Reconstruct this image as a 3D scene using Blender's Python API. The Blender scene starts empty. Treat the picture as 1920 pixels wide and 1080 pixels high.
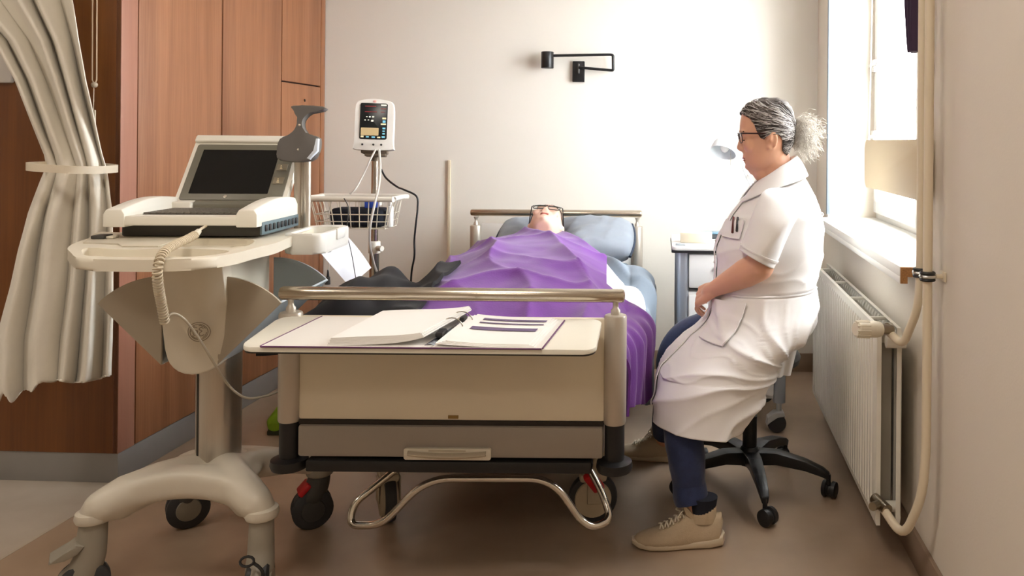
import bpy, bmesh, math, random
from math import sin, cos, pi, radians, sqrt, atan
from mathutils import Vector, Matrix, Euler, noise
random.seed(7)
V = Vector
# ------------------------------------------------------------------ camera geometry (image taken as 1920 x 1080)
EYE, FOC, PPX, PPY = 1.25, 1500.0, 1240.0, 265.0
ROLL = radians(0.5)
TURN = atan(60 / 1500)          # the room's long axis against the bed's

def W(px, py, d):               # a pixel and a distance -> a point of the place
    dx, dy = px - PPX, py - PPY
    c, s = cos(ROLL), sin(ROLL)
    return V(((dx * c + dy * s) / FOC * d, d, EYE - (-dx * s + dy * c) / FOC * d))

def Zp(px, py, z):               # the point of the level plane z that shows at a pixel
    p = W(px, py, 1.0); return V((0, 0, EYE)) + (p - V((0, 0, EYE))) * ((EYE - z) / (EYE - p.z))
def proj(p):
    u, v = p.x / p.y * FOC, (EYE - p.z) / p.y * FOC
    c, s = cos(ROLL), sin(ROLL)
    return PPX + u * c - v * s, PPY + u * s + v * c
RM = Matrix.Rotation(-TURN, 4, 'Z')
def R(x, y, z): return RM @ V((x, y, z))    # room coordinates -> world

col = bpy.context.scene.collection
MW = {}                                      # world matrices of the things
# ------------------------------------------------------------------ materials
def lin(c):
    return tuple(((v / 255) / 12.92 if v / 255 <= .04045 else ((v / 255 + .055) / 1.055) ** 2.4) for v in c)
MATS = {}
def mat(name, rgb, rough=.5, metal=0., var=.06, scale=8., bump=0., bscale=60., coat=0., sheen=0., trans=0., emit=0., stretch=None, rgb2=None, sub=0.):
    if name in MATS: return MATS[name]
    m = bpy.data.materials.new(name); m.use_nodes = True
    nt = m.node_tree; N = nt.nodes; L = nt.links
    b = N['Principled BSDF']
    c = lin(rgb)
    tc = N.new('ShaderNodeTexCoord'); mp = N.new('ShaderNodeMapping')
    L.new(tc.outputs['Object'], mp.inputs['Vector'])
    if stretch: mp.inputs['Scale'].default_value = stretch
    nz = N.new('ShaderNodeTexNoise'); nz.inputs['Scale'].default_value = scale; nz.inputs['Detail'].default_value = 5
    L.new(mp.outputs['Vector'], nz.inputs['Vector'])
    rp = N.new('ShaderNodeValToRGB')
    rp.color_ramp.elements[0].position = .3; rp.color_ramp.elements[1].position = .7
    c2 = lin(rgb2) if rgb2 else tuple(min(1, v * (1 + var)) for v in c)
    c1 = c if rgb2 else tuple(v * (1 - var) for v in c)
    rp.color_ramp.elements[0].color = (*c1, 1); rp.color_ramp.elements[1].color = (*c2, 1)
    L.new(nz.outputs['Fac'], rp.inputs['Fac']); L.new(rp.outputs['Color'], b.inputs['Base Color'])
    b.inputs['Roughness'].default_value = rough; b.inputs['Metallic'].default_value = metal
    if coat: b.inputs['Coat Weight'].default_value = coat
    if sheen:
        b.inputs['Sheen Weight'].default_value = sheen
    if trans: b.inputs['Transmission Weight'].default_value = trans
    if sub:
        b.inputs['Subsurface Weight'].default_value = sub; b.inputs['Subsurface Radius'].default_value = (.02, .008, .004)
    if emit:
        b.inputs['Emission Color'].default_value = (*c, 1); b.inputs['Emission Strength'].default_value = emit
    if bump:
        n2 = N.new('ShaderNodeTexNoise'); n2.inputs['Scale'].default_value = bscale; n2.inputs['Detail'].default_value = 4
        L.new(mp.outputs['Vector'], n2.inputs['Vector'])
        bp = N.new('ShaderNodeBump'); bp.inputs['Strength'].default_value = bump; bp.inputs['Distance'].default_value = .004
        L.new(n2.outputs['Fac'], bp.inputs['Height']); L.new(bp.outputs['Normal'], b.inputs['Normal'])
    MATS[name] = m
    return m

def glass_mat(name, tint=(255, 255, 255), mixf=.06):
    m = bpy.data.materials.new(name); m.use_nodes = True
    nt = m.node_tree; N = nt.nodes; L = nt.links
    N.remove(N['Principled BSDF'])
    t = N.new('ShaderNodeBsdfTransparent'); t.inputs['Color'].default_value = (*lin(tint), 1)
    g = N.new('ShaderNodeBsdfGlossy'); g.inputs['Roughness'].default_value = .03
    mx = N.new('ShaderNodeMixShader'); mx.inputs['Fac'].default_value = mixf
    L.new(t.outputs[0], mx.inputs[1]); L.new(g.outputs[0], mx.inputs[2])
    L.new(mx.outputs[0], N['Material Output'].inputs['Surface'])
    return m

# ------------------------------------------------------------------ mesh helpers: each adds a shape to a bmesh
def BM(): return bmesh.new()
def _bev(bm, edges, w, seg):
    bmesh.ops.bevel(bm, geom=edges, offset=w, segments=seg, profile=.5, affect='EDGES', clamp_overlap=True)
def box(bm, x0, x1, y0, y1, z0, z1, bev=0, seg=2, M=None):
    r = bmesh.ops.create_cube(bm, size=1)
    vs = r['verts']
    T = Matrix.Translation(((x0 + x1) / 2, (y0 + y1) / 2, (z0 + z1) / 2)) @ Matrix.Diagonal((abs(x1 - x0), abs(y1 - y0), abs(z1 - z0), 1))
    if M is not None: T = M @ T
    bmesh.ops.transform(bm, matrix=T, verts=vs)
    if bev:
        es = list({e for v in vs for e in v.link_edges})
        _bev(bm, es, bev, seg)
def loft(bm, rings, cap0=True, cap1=True, closed=True):
    vr = [[bm.verts.new(p) for p in r] for r in rings]
    n = len(rings[0])
    for a, b in zip(vr[:-1], vr[1:]):
        for i in range(n if closed else n - 1):
            j = (i + 1) % n
            try: bm.faces.new((a[i], a[j], b[j], b[i]))
            except ValueError: pass
    if cap0 and closed: bm.faces.new(list(reversed(vr[0])))
    if cap1 and closed: bm.faces.new(vr[-1])
    return vr
def smooth_path(pts, k=6, closed=False):
    pts = [V(p) for p in pts]; n = len(pts); out = []
    segs = n if closed else n - 1
    for i in range(segs):
        if closed: p0, p1, p2, p3 = pts[(i - 1) % n], pts[i], pts[(i + 1) % n], pts[(i + 2) % n]
        else: p0, p1, p2, p3 = pts[max(i - 1, 0)], pts[i], pts[i + 1], pts[min(i + 2, n - 1)]
        for j in range(k):
            t = j / k
            out.append(.5 * ((2 * p1) + (p2 - p0) * t + (2 * p0 - 5 * p1 + 4 * p2 - p3) * t * t + (3 * p1 - p0 - 3 * p2 + p3) * t ** 3))
    if not closed: out.append(pts[-1])
    return out
def round_path(pts, rad, k=5):          # polyline with rounded corners
    pts = [V(p) for p in pts]; out = [pts[0]]
    for i in range(1, len(pts) - 1):
        a, b, c = pts[i - 1], pts[i], pts[i + 1]
        r = min(rad, (a - b).length * .48, (c - b).length * .48)
        p, q = b + (a - b).normalized() * r, b + (c - b).normalized() * r
        for j in range(k + 1):
            t = j / k
            out.append((1 - t) ** 2 * p + 2 * t * (1 - t) * b + t * t * q)
    out.append(pts[-1]); return out
def frames(pts, closed=False):
    n = len(pts); out = []; prev = None
    for i in range(n):
        if closed: t = pts[(i + 1) % n] - pts[i - 1]
        else: t = pts[min(i + 1, n - 1)] - pts[max(i - 1, 0)]
        t = t.normalized() if t.length > 1e-9 else V((0, 0, 1))
        if prev is None:
            u = t.cross(V((0, 0, 1)))
            if u.length < 1e-3: u = t.cross(V((0, 1, 0)))
        else: u = prev - t * prev.dot(t)
        u = u.normalized(); prev = u
        out.append((u, t.cross(u), t))
    return out
def tube(bm, pts, r, n=10, closed=False, flat=1.):
    pts = [V(p) for p in pts]
    fr = frames(pts, closed); rings = []
    for i, (p, (u, w, t)) in enumerate(zip(pts, fr)):
        rr = r[i] if isinstance(r, (list, tuple)) else r
        rings.append([p + u * rr * cos(2 * pi * k / n) + w * rr * flat * sin(2 * pi * k / n) for k in range(n)])
    if closed:
        vr = loft(bm, rings, False, False)
        for i in range(n):
            j = (i + 1) % n
            bm.faces.new((vr[-1][i], vr[-1][j], vr[0][j], vr[0][i]))
    else: loft(bm, rings)
def cyl(bm, p0, p1, r0, r1=None, n=24, bev=0):
    p0, p1 = V(p0), V(p1); r1 = r0 if r1 is None else r1
    if bev:
        t = (p1 - p0).normalized()
        tube(bm, [p0, p0 + t * bev * .3, p0 + t * bev, p1 - t * bev, p1 - t * bev * .3, p1], [r0 - bev, r0 - bev * .3, r0, r1, r1 - bev * .3, r1 - bev], n)
    else: tube(bm, [p0, p1], [r0, r1], n)
def lathe(bm, prof, M=None, n=28, cap=True):
    M = M or Matrix.Identity(4)
    rings = [[M @ V((r * cos(2 * pi * k / n), r * sin(2 * pi * k / n), z)) for k in range(n)] for r, z in prof]
    loft(bm, rings, cap, cap)
def sph(bm, c, r, M=None, u=16, v=10):
    if not isinstance(r, (list, tuple, Vector)): r = (r, r, r)
    T = Matrix.Translation(c) @ (M or Matrix.Identity(4)) @ Matrix.Diagonal((*r, 1))
    bmesh.ops.create_uvsphere(bm, u_segments=u, v_segments=v, radius=1, matrix=T)
def prism(bm, poly, fn, t0, t1, bev=0, seg=2):     # poly of 2-D points, fn(a, b, t) -> point
    v0 = [bm.verts.new(fn(a, b, t0)) for a, b in poly]; v1 = [bm.verts.new(fn(a, b, t1)) for a, b in poly]
    n = len(poly)
    fs = [bm.faces.new(v0), bm.faces.new(list(reversed(v1)))]
    for i in range(n):
        j = (i + 1) % n; bm.faces.new((v0[j], v0[i], v1[i], v1[j]))
    if bev:
        es = list({e for f in fs for e in f.edges})
        _bev(bm, es, bev, seg)
def rrect(x0, x1, y0, y1, r, k=5):
    out = []
    for cx, cy, a in ((x1 - r, y1 - r, 0), (x0 + r, y1 - r, 90), (x0 + r, y0 + r, 180), (x1 - r, y0 + r, 270)):
        for j in range(k + 1):
            t = radians(a + 90 * j / k); out.append((cx + r * cos(t), cy + r * sin(t)))
    return out
def grid(bm, fn, nu, nv, thick=0):
    g = [[bm.verts.new(fn(i / nu, j / nv)) for i in range(nu + 1)] for j in range(nv + 1)]
    fs = []
    for j in range(nv):
        for i in range(nu): fs.append(bm.faces.new((g[j][i], g[j][i + 1], g[j + 1][i + 1], g[j + 1][i])))
    if thick:
        bm.normal_update()
        g2 = [[bm.verts.new(v.co - v.normal * thick) for v in row] for row in g]
        for j in range(nv):
            for i in range(nu): bm.faces.new((g2[j][i], g2[j + 1][i], g2[j + 1][i + 1], g2[j][i + 1]))
        for j in range(nv):
            bm.faces.new((g[j][0], g[j + 1][0], g2[j + 1][0], g2[j][0])); bm.faces.new((g[j + 1][nu], g[j][nu], g2[j][nu], g2[j + 1][nu]))
        for i in range(nu):
            bm.faces.new((g[0][i + 1], g[0][i], g2[0][i], g2[0][i + 1])); bm.faces.new((g[nv][i], g[nv][i + 1], g2[nv][i + 1], g2[nv][i]))
    return g
def limb(bm, pts, n=14):                            # overlapping tapered capsules
    for (a, ra), (b, rb) in zip(pts[:-1], pts[1:]):
        a, b = V(a), V(b)
        if (b - a).length > 1e-5: tube(bm, [a, b], [ra, rb], n)
    for a, ra in pts: sph(bm, V(a), ra, None, n, 8)
def remesh(bm, vox, smooth=4, fac=.5, boole=()):
    me = bpy.data.meshes.new('tmp'); bm.to_mesh(me); bm.free()
    o = bpy.data.objects.new('tmp', me); col.objects.link(o)
    if vox:
        m = o.modifiers.new('r', 'REMESH'); m.mode = 'VOXEL'; m.voxel_size = vox
        if smooth:
            s = o.modifiers.new('s', 'SMOOTH'); s.iterations = smooth; s.factor = fac
    cut = []
    for b in boole:
        m2 = bpy.data.meshes.new('tmpc'); b.to_mesh(m2); b.free()
        c = bpy.data.objects.new('tmpc', m2); col.objects.link(c); cut.append(c)
        k = o.modifiers.new('b', 'BOOLEAN'); k.operation = 'DIFFERENCE'; k.object = c; k.solver = 'EXACT'
    dg = bpy.context.evaluated_depsgraph_get(); dg.update()
    res = bpy.data.meshes.new_from_object(o.evaluated_get(dg))
    for x in [o] + cut:
        d = x.data; bpy.data.objects.remove(x); bpy.data.meshes.remove(d)
    out = bmesh.new(); out.from_mesh(res); bpy.data.meshes.remove(res)
    return out
# ------------------------------------------------------------------ objects
def thing(name, label, cat, loc=(0, 0, 0), rotz=0, group=None):
    o = bpy.data.objects.new(name, None); col.objects.link(o); o.empty_display_size = .05
    o.location = loc; o.rotation_euler = (0, 0, rotz)
    MW[o.name] = Matrix.Translation(loc) @ Matrix.Rotation(rotz, 4, 'Z')
    return tag(o, label, cat, group)
def tag(o, label, cat, group=None):
    o['label'] = label; o['category'] = cat
    if group: o['group'] = group
    return o
def obj(name, bm, m, parent=None, origin=None, ang=40, label=None, recalc=True):
    if recalc: bmesh.ops.recalc_face_normals(bm, faces=bm.faces)
    me = bpy.data.meshes.new(name); bm.to_mesh(me); bm.free()
    o = bpy.data.objects.new(name, me); col.objects.link(o)
    if parent is not None:
        mw = MW[parent.name]; o.parent = parent; me.transform(mw.inverted()); MW[o.name] = mw
    else:
        og = V(origin) if origin is not None else V((0, 0, 0))
        me.transform(Matrix.Translation(-og)); o.location = og; MW[o.name] = Matrix.Translation(og)
    for mm in (m if isinstance(m, (list, tuple)) else [m]): me.materials.append(mm)
    me.polygons.foreach_set('use_smooth', [True] * len(me.polygons))
    try: me.set_sharp_from_angle(angle=radians(ang))
    except Exception: pass
    if label: o['label'] = label
    return o
def struct(name, bm, m, parent=None, label=None, **k):
    o = obj(name, bm, m, parent, **k)
    if parent is None: o['kind'] = 'structure'
    if label: o['label'] = label
    return o
def dup(root, loc=None, rotz=None, label=None):
    r = root.copy(); col.objects.link(r)
    if loc is not None: r.location = loc
    if rotz is not None: r.rotation_euler = (0, 0, rotz)
    if label: r['label'] = label
    MW[r.name] = Matrix.Translation(r.location) @ Matrix.Rotation(r.rotation_euler[2], 4, 'Z')
    for ch in list(root.children):
        c = ch.copy(); col.objects.link(c); c.parent = r; MW[c.name] = MW[r.name]
        for g in list(ch.children):
            d = g.copy(); col.objects.link(d); d.parent = c; MW[d.name] = MW[r.name]
    return r
def interp(tab, x):                     # piecewise smooth table
    if x <= tab[0][0]: return tab[0][1]
    for (a, fa), (b, fb) in zip(tab[:-1], tab[1:]):
        if x <= b:
            t = (x - a) / (b - a); return fa + (fb - fa) * t
    return tab[-1][1]
def sstep(a, b, x):
    t = max(0, min(1, (x - a) / (b - a))); return t * t * (3 - 2 * t)
def nz(x, y, z=0): return noise.noise(V((x, y, z)))
# ================================================================== THE ROOM
plaster = mat('plaster', (234, 229, 219), .85, var=.012, scale=3, bump=.05, bscale=180)
plaster_cream = mat('cream_wall', (226, 217, 203), .8, var=.015, scale=3, bump=.08, bscale=140)
ceil_m = mat('ceiling_white', (236, 233, 228), .9, var=.01)
white_paint = mat('white_gloss_paint', (238, 237, 233), .35, var=.01)
floor_m = mat('brown_vinyl', (152, 130, 108), .34, var=.0, scale=2.6, rgb2=(176, 153, 130), bump=.03, bscale=40)
tile_m = mat('pale_vinyl', (176, 163, 147), .4, scale=3.5, rgb2=(198, 187, 172), bump=.02)
skirt_m = mat('brown_skirting', (146, 124, 104), .5, var=.04)
plinth_m = mat('grey_plinth', (150, 148, 145), .38, metal=.25, var=.03)

XL, YB, XR, YF, ZC = -2.06, 4.40, .675, -2.4, 2.75
def rbox(bm, x0, x1, y0, y1, z0, z1, bev=0, seg=2): box(bm, x0, x1, y0, y1, z0, z1, bev, seg, RM)

bm = BM(); rbox(bm, XL + .03, XR + .3, YF, YB + .15, -.1, 0); rbox(bm, XL - .02, XL + .03, 2.78, YB + .15, -.1, 0)
struct('floor', bm, floor_m, label='brown marbled vinyl floor of the patient room')
bm = BM(); rbox(bm, -4.6, XL + .03, YF, 2.78, -.1, 0)
rbox(bm, -4.6, XL - .02, 2.78, YB + .15, -.1, 0)
struct('floor_left', bm, tile_m, label='pale vinyl floor of the entrance at the left')
bm = BM(); rbox(bm, XL + .022, XL + .034, YF, 2.79, 0, .0012)
struct('trim_1', bm, mat('seam_strip', (186, 172, 154), .5), label='thin welded seam between brown and pale floor')
bm = BM(); rbox(bm, -4.6, XR + .3, YF, YB + .15, ZC, ZC + .1)
struct('ceiling', bm, ceil_m)
bm = BM(); rbox(bm, -4.6, XR + .3, YB, YB + .15, 0, ZC)
struct('wall_back', bm, plaster)
bm = BM(); rbox(bm, -4.6, XR + .3, YF - .1, YF, 0, ZC)
struct('wall_front', bm, plaster_cream)
bm = BM(); rbox(bm, -4.7, -4.6, YF, YB + .15, 0, ZC)
struct('wall_left', bm, plaster_cream)
# right wall with the window opening
WY0, WY1, WZ0, WZ1, WX = 2.42, 3.97, .865, 2.45, .93
bm = BM()
rbox(bm, XR, XR + .32, YF, WY0, 0, ZC); rbox(bm, XR, XR + .32, WY1, YB, 0, ZC)
rbox(bm, XR, XR + .32, WY0, WY1, 0, WZ0); rbox(bm, XR, XR + .32, WY0, WY1, WZ1, ZC)
struct('wall_right', bm, plaster_cream)
bm = BM(); rbox(bm, -.15, XR, YB - .012, YB, 0, .1, .002)
rbox(bm, -2.0, -.15, YB - .012, YB, 0, .1, .002)
struct('baseboard_back', bm, skirt_m)
bm = BM(); rbox(bm, XR - .013, XR, YF, YB - .012, 0, .1, .002)
struct('baseboard_right', bm, skirt_m)
# corner strip and jamb lining of the window
bm = BM(); rbox(bm, XR - .012, XR + .02, WY1 - .004, WY1 + .05, .88, WZ1 + .05, .003)
struct('trim_2', bm, white_paint, label='white edge strip of the far window jamb')
bm = BM(); rbox(bm, XR - .02, XR - .004, WY1 - .03, WY1 - .004, .9, WZ1, .002)
struct('trim_3', bm, mat('grey_rubber', (118, 128, 138), .5), label='grey blind guide strip along the far window jamb')
# the narrow cable duct on the back wall
bm = BM(); rbox(bm, -1.362, -1.345, YB - .012, YB, .12, 1.135, .002)
struct('trim_4', bm, mat('duct_cream', (216, 203, 178), .5), label='narrow cream cable duct running up the back wall')
# window
bm = BM()
fx0, fx1 = WX - .03, WX + .04
for a, b, c, d in ((WY0, WY0 + .05, WZ0, WZ1), (WY1 - .05, WY1, WZ0, WZ1), (WY0, WY1, WZ0, WZ0 + .05), (WY0, WY1, WZ1 - .05, WZ1), (3.08, 3.14, WZ0, WZ1)):
    rbox(bm, fx0, fx1, a, b, c, d, .004)
win = struct('window_1', bm, white_paint, label='white framed casement window flooding the room with daylight')
for k, (y0, y1) in enumerate(((WY0 + .05, 3.08), (3.14, WY1 - .05))):
    bm = BM()
    for a, b, c, d in ((y0, y0 + .055, WZ0 + .05, WZ1 - .05), (y1 - .055, y1, WZ0 + .05, WZ1 - .05), (y0, y1, WZ0 + .05, WZ0 + .11), (y0, y1, WZ1 - .11, WZ1 - .05)):
        rbox(bm, WX - .055, WX + .01, a, b, c, d, .006)
    sash = struct('window_sash', bm, white_paint, win)
    bm = BM(); rbox(bm, WX - .022, WX - .016, y0 + .05, y1 - .05, WZ0 + .1, WZ1 - .1)
    struct('window_pane', bm, glass_mat('window_glass'), sash)
for z in (1.28, 1.62):
    bm = BM()
    rbox(bm, WX - .075, WX - .055, 3.86, 3.9, z - .03, z + .03, .004); rbox(bm, WX - .09, WX - .074, 3.74, 3.9, z - .008, z + .01, .004)
    struct('window_handle', bm, mat('brushed_steel', (190, 190, 188), .3, 1.), win, label='small steel window catch')
# sill
bm = BM(); box(bm, .615, WX - .03, 2.40, 3.97, .853, .885, .004, 2, RM)
sill = struct('window_sill', bm, mat('sill_white', (240, 238, 232), .35, var=.01), win, label='white deep windowsill with exposed chipboard end')
bm = BM(); rbox(bm, .617, XR + .0, 2.394, 2.401, .855, .883)
rbox(bm, .617, .637, 2.394, 2.401, .835, .856)
struct('sill_end', bm, mat('chipboard', (158, 112, 66), .8, var=.25, scale=220), sill, label='raw brown chipboard end of the sill')
bm = BM(); rbox(bm, .615, .637, 2.40, 3.97, .833, .855, .003)
struct('sill_nose', bm, MATS['sill_white'], sill)
# blind cord
bm = BM(); tube(bm, smooth_path([R(.80, 3.62, 2.42), R(.795, 3.63, 1.7), R(.79, 3.64, 1.27)], 5), .003, 6)
cyl(bm, R(.79, 3.64, 1.25), R(.79, 3.64, 1.285), .006, .004, 10)
tag(obj('blind_cord', bm, white_paint, origin=R(.79, 3.64, 1.25)), 'thin white blind cord hanging in the window', 'cord')
# what stands outside
bm = BM(); box(bm, 5.2, 5.6, 6, 34, -3, 14, 0, 2, RM)
ext = struct('wall_outside', bm, mat('pale_brick', (222, 218, 212), .9, var=.05, scale=.6, stretch=(1, 1, 6)), label='pale brick house seen through the window')
bm = BM()
for z0 in (1.2, 5.2):
    for y in (12.0, 15.6, 19.2, 22.8):
        for a, b, c, d in ((y - 1.0, y - .86, z0, z0 + 1.7), (y + .86, y + 1.0, z0, z0 + 1.7), (y - 1, y + 1, z0, z0 + .14), (y - 1, y + 1, z0 + 1.56, z0 + 1.7), (y - .06, y + .06, z0, z0 + 1.7)):
            rbox(bm, 5.1, 5.2, a, b, c, d)
struct('window_frame_outside', bm, white_paint, ext)
bm = BM()
for z0 in (1.2, 5.2):
    for y in (12.0, 15.6, 19.2, 22.8): rbox(bm, 5.16, 5.19, y - .95, y + .95, z0 + .05, z0 + 1.65)
struct('window_glass_outside', bm, mat('far_glass', (150, 165, 175), .1), ext)
bm = BM(); rbox(bm, 1.1, 30, -10, 40, -3.2, -3)
struct('ground_outside', bm, mat('pavement', (170, 166, 160), .9), label='ground outside the window')

# ------------------------------------------------------------------ wardrobes along the left
def wood(name, rgb, rgb2, rough=.42):
    if name in MATS: return MATS[name]
    m = bpy.data.materials.new(name); m.use_nodes = True
    nt = m.node_tree; N = nt.nodes; L = nt.links; b = N['Principled BSDF']
    tc = N.new('ShaderNodeTexCoord'); mp = N.new('ShaderNodeMapping'); L.new(tc.outputs['Object'], mp.inputs['Vector'])
    mp.inputs['Scale'].default_value = (14, 14, .55)
    n1 = N.new('ShaderNodeTexNoise'); n1.inputs['Scale'].default_value = 1.; n1.inputs['Detail'].default_value = 3; n1.inputs['Distortion'].default_value = .3
    mp2 = N.new('ShaderNodeMapping'); L.new(tc.outputs['Object'], mp2.inputs['Vector']); mp2.inputs['Scale'].default_value = (130, 130, 4)
    n2 = N.new('ShaderNodeTexNoise'); n2.inputs['Scale'].default_value = 1.; n2.inputs['Detail'].default_value = 4
    L.new(mp.outputs[0], n1.inputs['Vector']); L.new(mp2.outputs[0], n2.inputs['Vector'])
    mx = N.new('ShaderNodeMix'); mx.data_type = 'FLOAT'; mx.inputs[0].default_value = .35
    L.new(n1.outputs['Fac'], mx.inputs[2]); L.new(n2.outputs['Fac'], mx.inputs[3])
    rp = N.new('ShaderNodeValToRGB'); rp.color_ramp.elements[0].position = .35; rp.color_ramp.elements[1].position = .65
    rp.color_ramp.elements[0].color = (*lin(rgb), 1); rp.color_ramp.elements[1].color = (*lin(rgb2), 1)
    L.new(mx.outputs[0], rp.inputs['Fac']); L.new(rp.outputs['Color'], b.inputs['Base Color'])
    b.inputs['Roughness'].default_value = rough
    MATS[name] = m; return m
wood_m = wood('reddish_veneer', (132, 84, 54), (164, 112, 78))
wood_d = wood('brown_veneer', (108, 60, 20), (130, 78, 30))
gap_m = mat('dark_gap', (50, 26, 16), .8)
PZ = .108
def wardrobe(name, label, y0, y1, doors, side):
    t = thing(name, label, 'wardrobe', R(XL - .3, (y0 + y1) / 2, 0), -TURN)
    bm = BM(); rbox(bm, XL - .6, XL - .02, y0 + (.02 if side else 0), y1 - .001, PZ, ZC - .01)
    obj('carcass', bm, gap_m, t)
    bm = BM(); rbox(bm, XL - .6, XL - .004, y0 + (.006 if side else 0), y1, 0, PZ - .002, .002)
    obj('plinth', bm, plinth_m, t, label='grey plinth')
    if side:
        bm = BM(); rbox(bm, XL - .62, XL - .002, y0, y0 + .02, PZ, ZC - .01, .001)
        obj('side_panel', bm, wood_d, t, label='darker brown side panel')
        bm = BM(); rbox(bm, XL - .02, XL, y0, y0 + .085, PZ, ZC - .01, .001)
        obj('corner_strip', bm, wood('strip_veneer', (158, 108, 88), (170, 120, 98)), t)
    for (a, b, c, d) in doors:
        bm = BM(); rbox(bm, XL - .02, XL, a + .0025, b - .0025, c + .002, d - .002, .0015)
        obj('door', bm, wood_m, t)
    return t
wardrobe('wardrobe', 'tall wood veneer wardrobe on grey plinth behind the curtain and medical cart', 2.80, 3.92,
         [(2.888, 3.416, PZ, ZC - .01), (3.42, 3.92, PZ, ZC - .01)], True)
cup = wardrobe('tall_cupboard', 'narrow wood veneer cupboard with split doors beside the white back wall', 3.9215, 4.395,
         [(3.924, 4.34, 1.537, ZC - .01), (3.924, 4.34, PZ, 1.533), (4.343, 4.395, PZ, ZC - .01)], False)
bm = BM(); cyl(bm, R(XL - .002, 4.16, 1.45), R(XL + .002, 4.16, 1.45), .007, n=14)
obj('keyhole', bm, mat('dark_metal', (40, 34, 30), .4, .6), cup)
# light plate at the far left, on the wardrobe's side
bm = BM(); rbox(bm, -2.62, -2.455, 2.782, 2.80, 1.44, 1.70, .006)
pl = tag(obj('wall_box', bm, mat('plate_white', (212, 206, 198), .4), origin=R(-2.53, 2.79, 1.44)), 'pale box mounted on the brown panel at the left edge behind the curtain', 'box')
# pull cord on the brown panel
t = thing('pull_cord', 'white pull cord with round bead hanging beside the brown panel', 'cord', W(177, 160, 2.80))
bm = BM(); a, b, c = W(172, -160, 2.80), W(181, -160, 2.80), W(177, 158, 2.80)
tube(bm, [V((a.x, a.y, ZC - .02)), W(173, 150, 2.80), W(176.5, 158, 2.80)], .0022, 6); tube(bm, [V((b.x, b.y, ZC - .02)), W(181, 150, 2.80), W(177.5, 158, 2.80)], .0022, 6)
obj('cord', bm, mat('cord_tan', (190, 168, 140), .7), t)
bm = BM(); sph(bm, W(177, 159, 2.80), .0105); obj('bead', bm, mat('bead_grey', (165, 150, 130), .4), t)
bm = BM(); tube(bm, [W(176, 163, 2.80), W(175, 206, 2.80)], .0014, 5); p = W(175, 206, 2.8)
box(bm, p.x - .009, p.x + .009, p.y - .003, p.y + .003, p.z - .075, p.z, .003)
obj('tag', bm, mat('tag_cream', (196, 184, 160), .6), t)
# ================================================================== THE BED AND WHAT LIES ON IT
cream = mat('cream_laminate', (233, 222, 198), .42, var=.01)
alu = mat('champagne_metal', (196, 188, 176), .36, metal=.55, var=.02)
chrome = mat('chrome', (214, 208, 198), .14, metal=1., var=.01)
blackp = mat('black_plastic', (24, 24, 26), .45, var=.05)
grey_lam = mat('taupe_laminate', (158, 149, 138), .45, var=.02)
rubber = mat('dark_rubber', (52, 52, 54), .6, var=.05)
white_pl = mat('ivory_plastic', (226, 219, 202), .4, var=.01)
red_pl = mat('red_plastic', (196, 28, 34), .4)
BX0, BX1, BY0, BY1 = -1.010, -.121, 2.19, 4.27
bed = thing('hospital_bed', 'cream hospital bed with silver end rails, foot end towards the viewer', 'bed', ((BX0 + BX1) / 2, 3.2, 0))
def end_frame(y, px0, px1, head):
    for x in (px0, px1):
        bm = BM(); cyl(bm, (x, y, .476), (x, y, .775 if not head else .795), .031, n=28, bev=.006)
        post = obj('post', bm, alu, bed, label='champagne metal corner post')
        bm = BM(); zt = .775 if not head else .795
        lathe(bm, [(.013, zt - .002), (.013, zt + .012), (.008, zt + .018), (.0075, zt + .03), (.014, zt + .045)], Matrix.Translation((x, y, 0)), 16)
        obj('rail_stub', bm, alu, post)
        bm = BM(); cyl(bm, (x, y, .37), (x, y, .478), .027, n=24); obj('post_sleeve', bm, blackp, bed, label='black post sleeve')
        bm = BM(); lathe(bm, [(.03, .345), (.046, .349), (.05, .36), (.048, .374), (.03, .38)], Matrix.Translation((x, y, 0)), 28)
        obj('bumper_disc', bm, blackp, bed, label='black bumper disc')
    zr = .826 if not head else .862
    bm = BM(); cyl(bm, (px0 - .03, y, zr), (px1 + .025, y, zr), .0185, n=24, bev=.009)
    obj('end_rail', bm, mat('satin_steel', (200, 190, 174), .24, metal=1., var=.02), bed, label='satin steel end rail')
    bm = BM(); box(bm, px0 + .028, px1 - .028, y - .011, y + .011, .484, .765 if not head else .805, .006)
    obj('end_panel', bm, cream if not head else mat('white_panel', (236, 234, 228), .4, var=.01), bed, label='plain end panel')
end_frame(BY0, BX0, BX1, False)
end_frame(BY1, -.985, -.125, True)
bm = BM(); box(bm, BX0 + .03, BX1 - .03, BY0 - .022, BY0 + .04, .386, .472, .008)
dr = obj('end_drawer', bm, grey_lam, bed, label='taupe bar under the foot panel')
bm = BM()
prism(bm, rrect(-.687, -.453, .386, .416, .004), lambda a, b, t: V((a, t, b)), BY0 - .034, BY0 - .021, .002)
h = obj('pull_frame', bm, white_pl, dr, label='ivory pull handle')
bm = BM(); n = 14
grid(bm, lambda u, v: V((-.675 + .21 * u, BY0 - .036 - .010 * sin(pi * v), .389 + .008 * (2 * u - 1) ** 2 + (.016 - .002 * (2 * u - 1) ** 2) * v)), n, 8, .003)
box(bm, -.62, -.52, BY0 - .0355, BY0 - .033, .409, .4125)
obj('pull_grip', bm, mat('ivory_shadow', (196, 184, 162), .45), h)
bm = BM(); box(bm, BX0 + .055, BX1 - .06, BY0 - .03, BY0 + .03, .348, .380, .006); obj('bumper_bar', bm, blackp, bed, label='black rubber bumper bar')
bm = BM(); box(bm, BX0 + .03, BX1 - .03, BY0 - .012, BY0 + .01, .472, .484); obj('shadow_gap', bm, mat('dark_brown_gap', (44, 36, 30), .7), bed)
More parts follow.
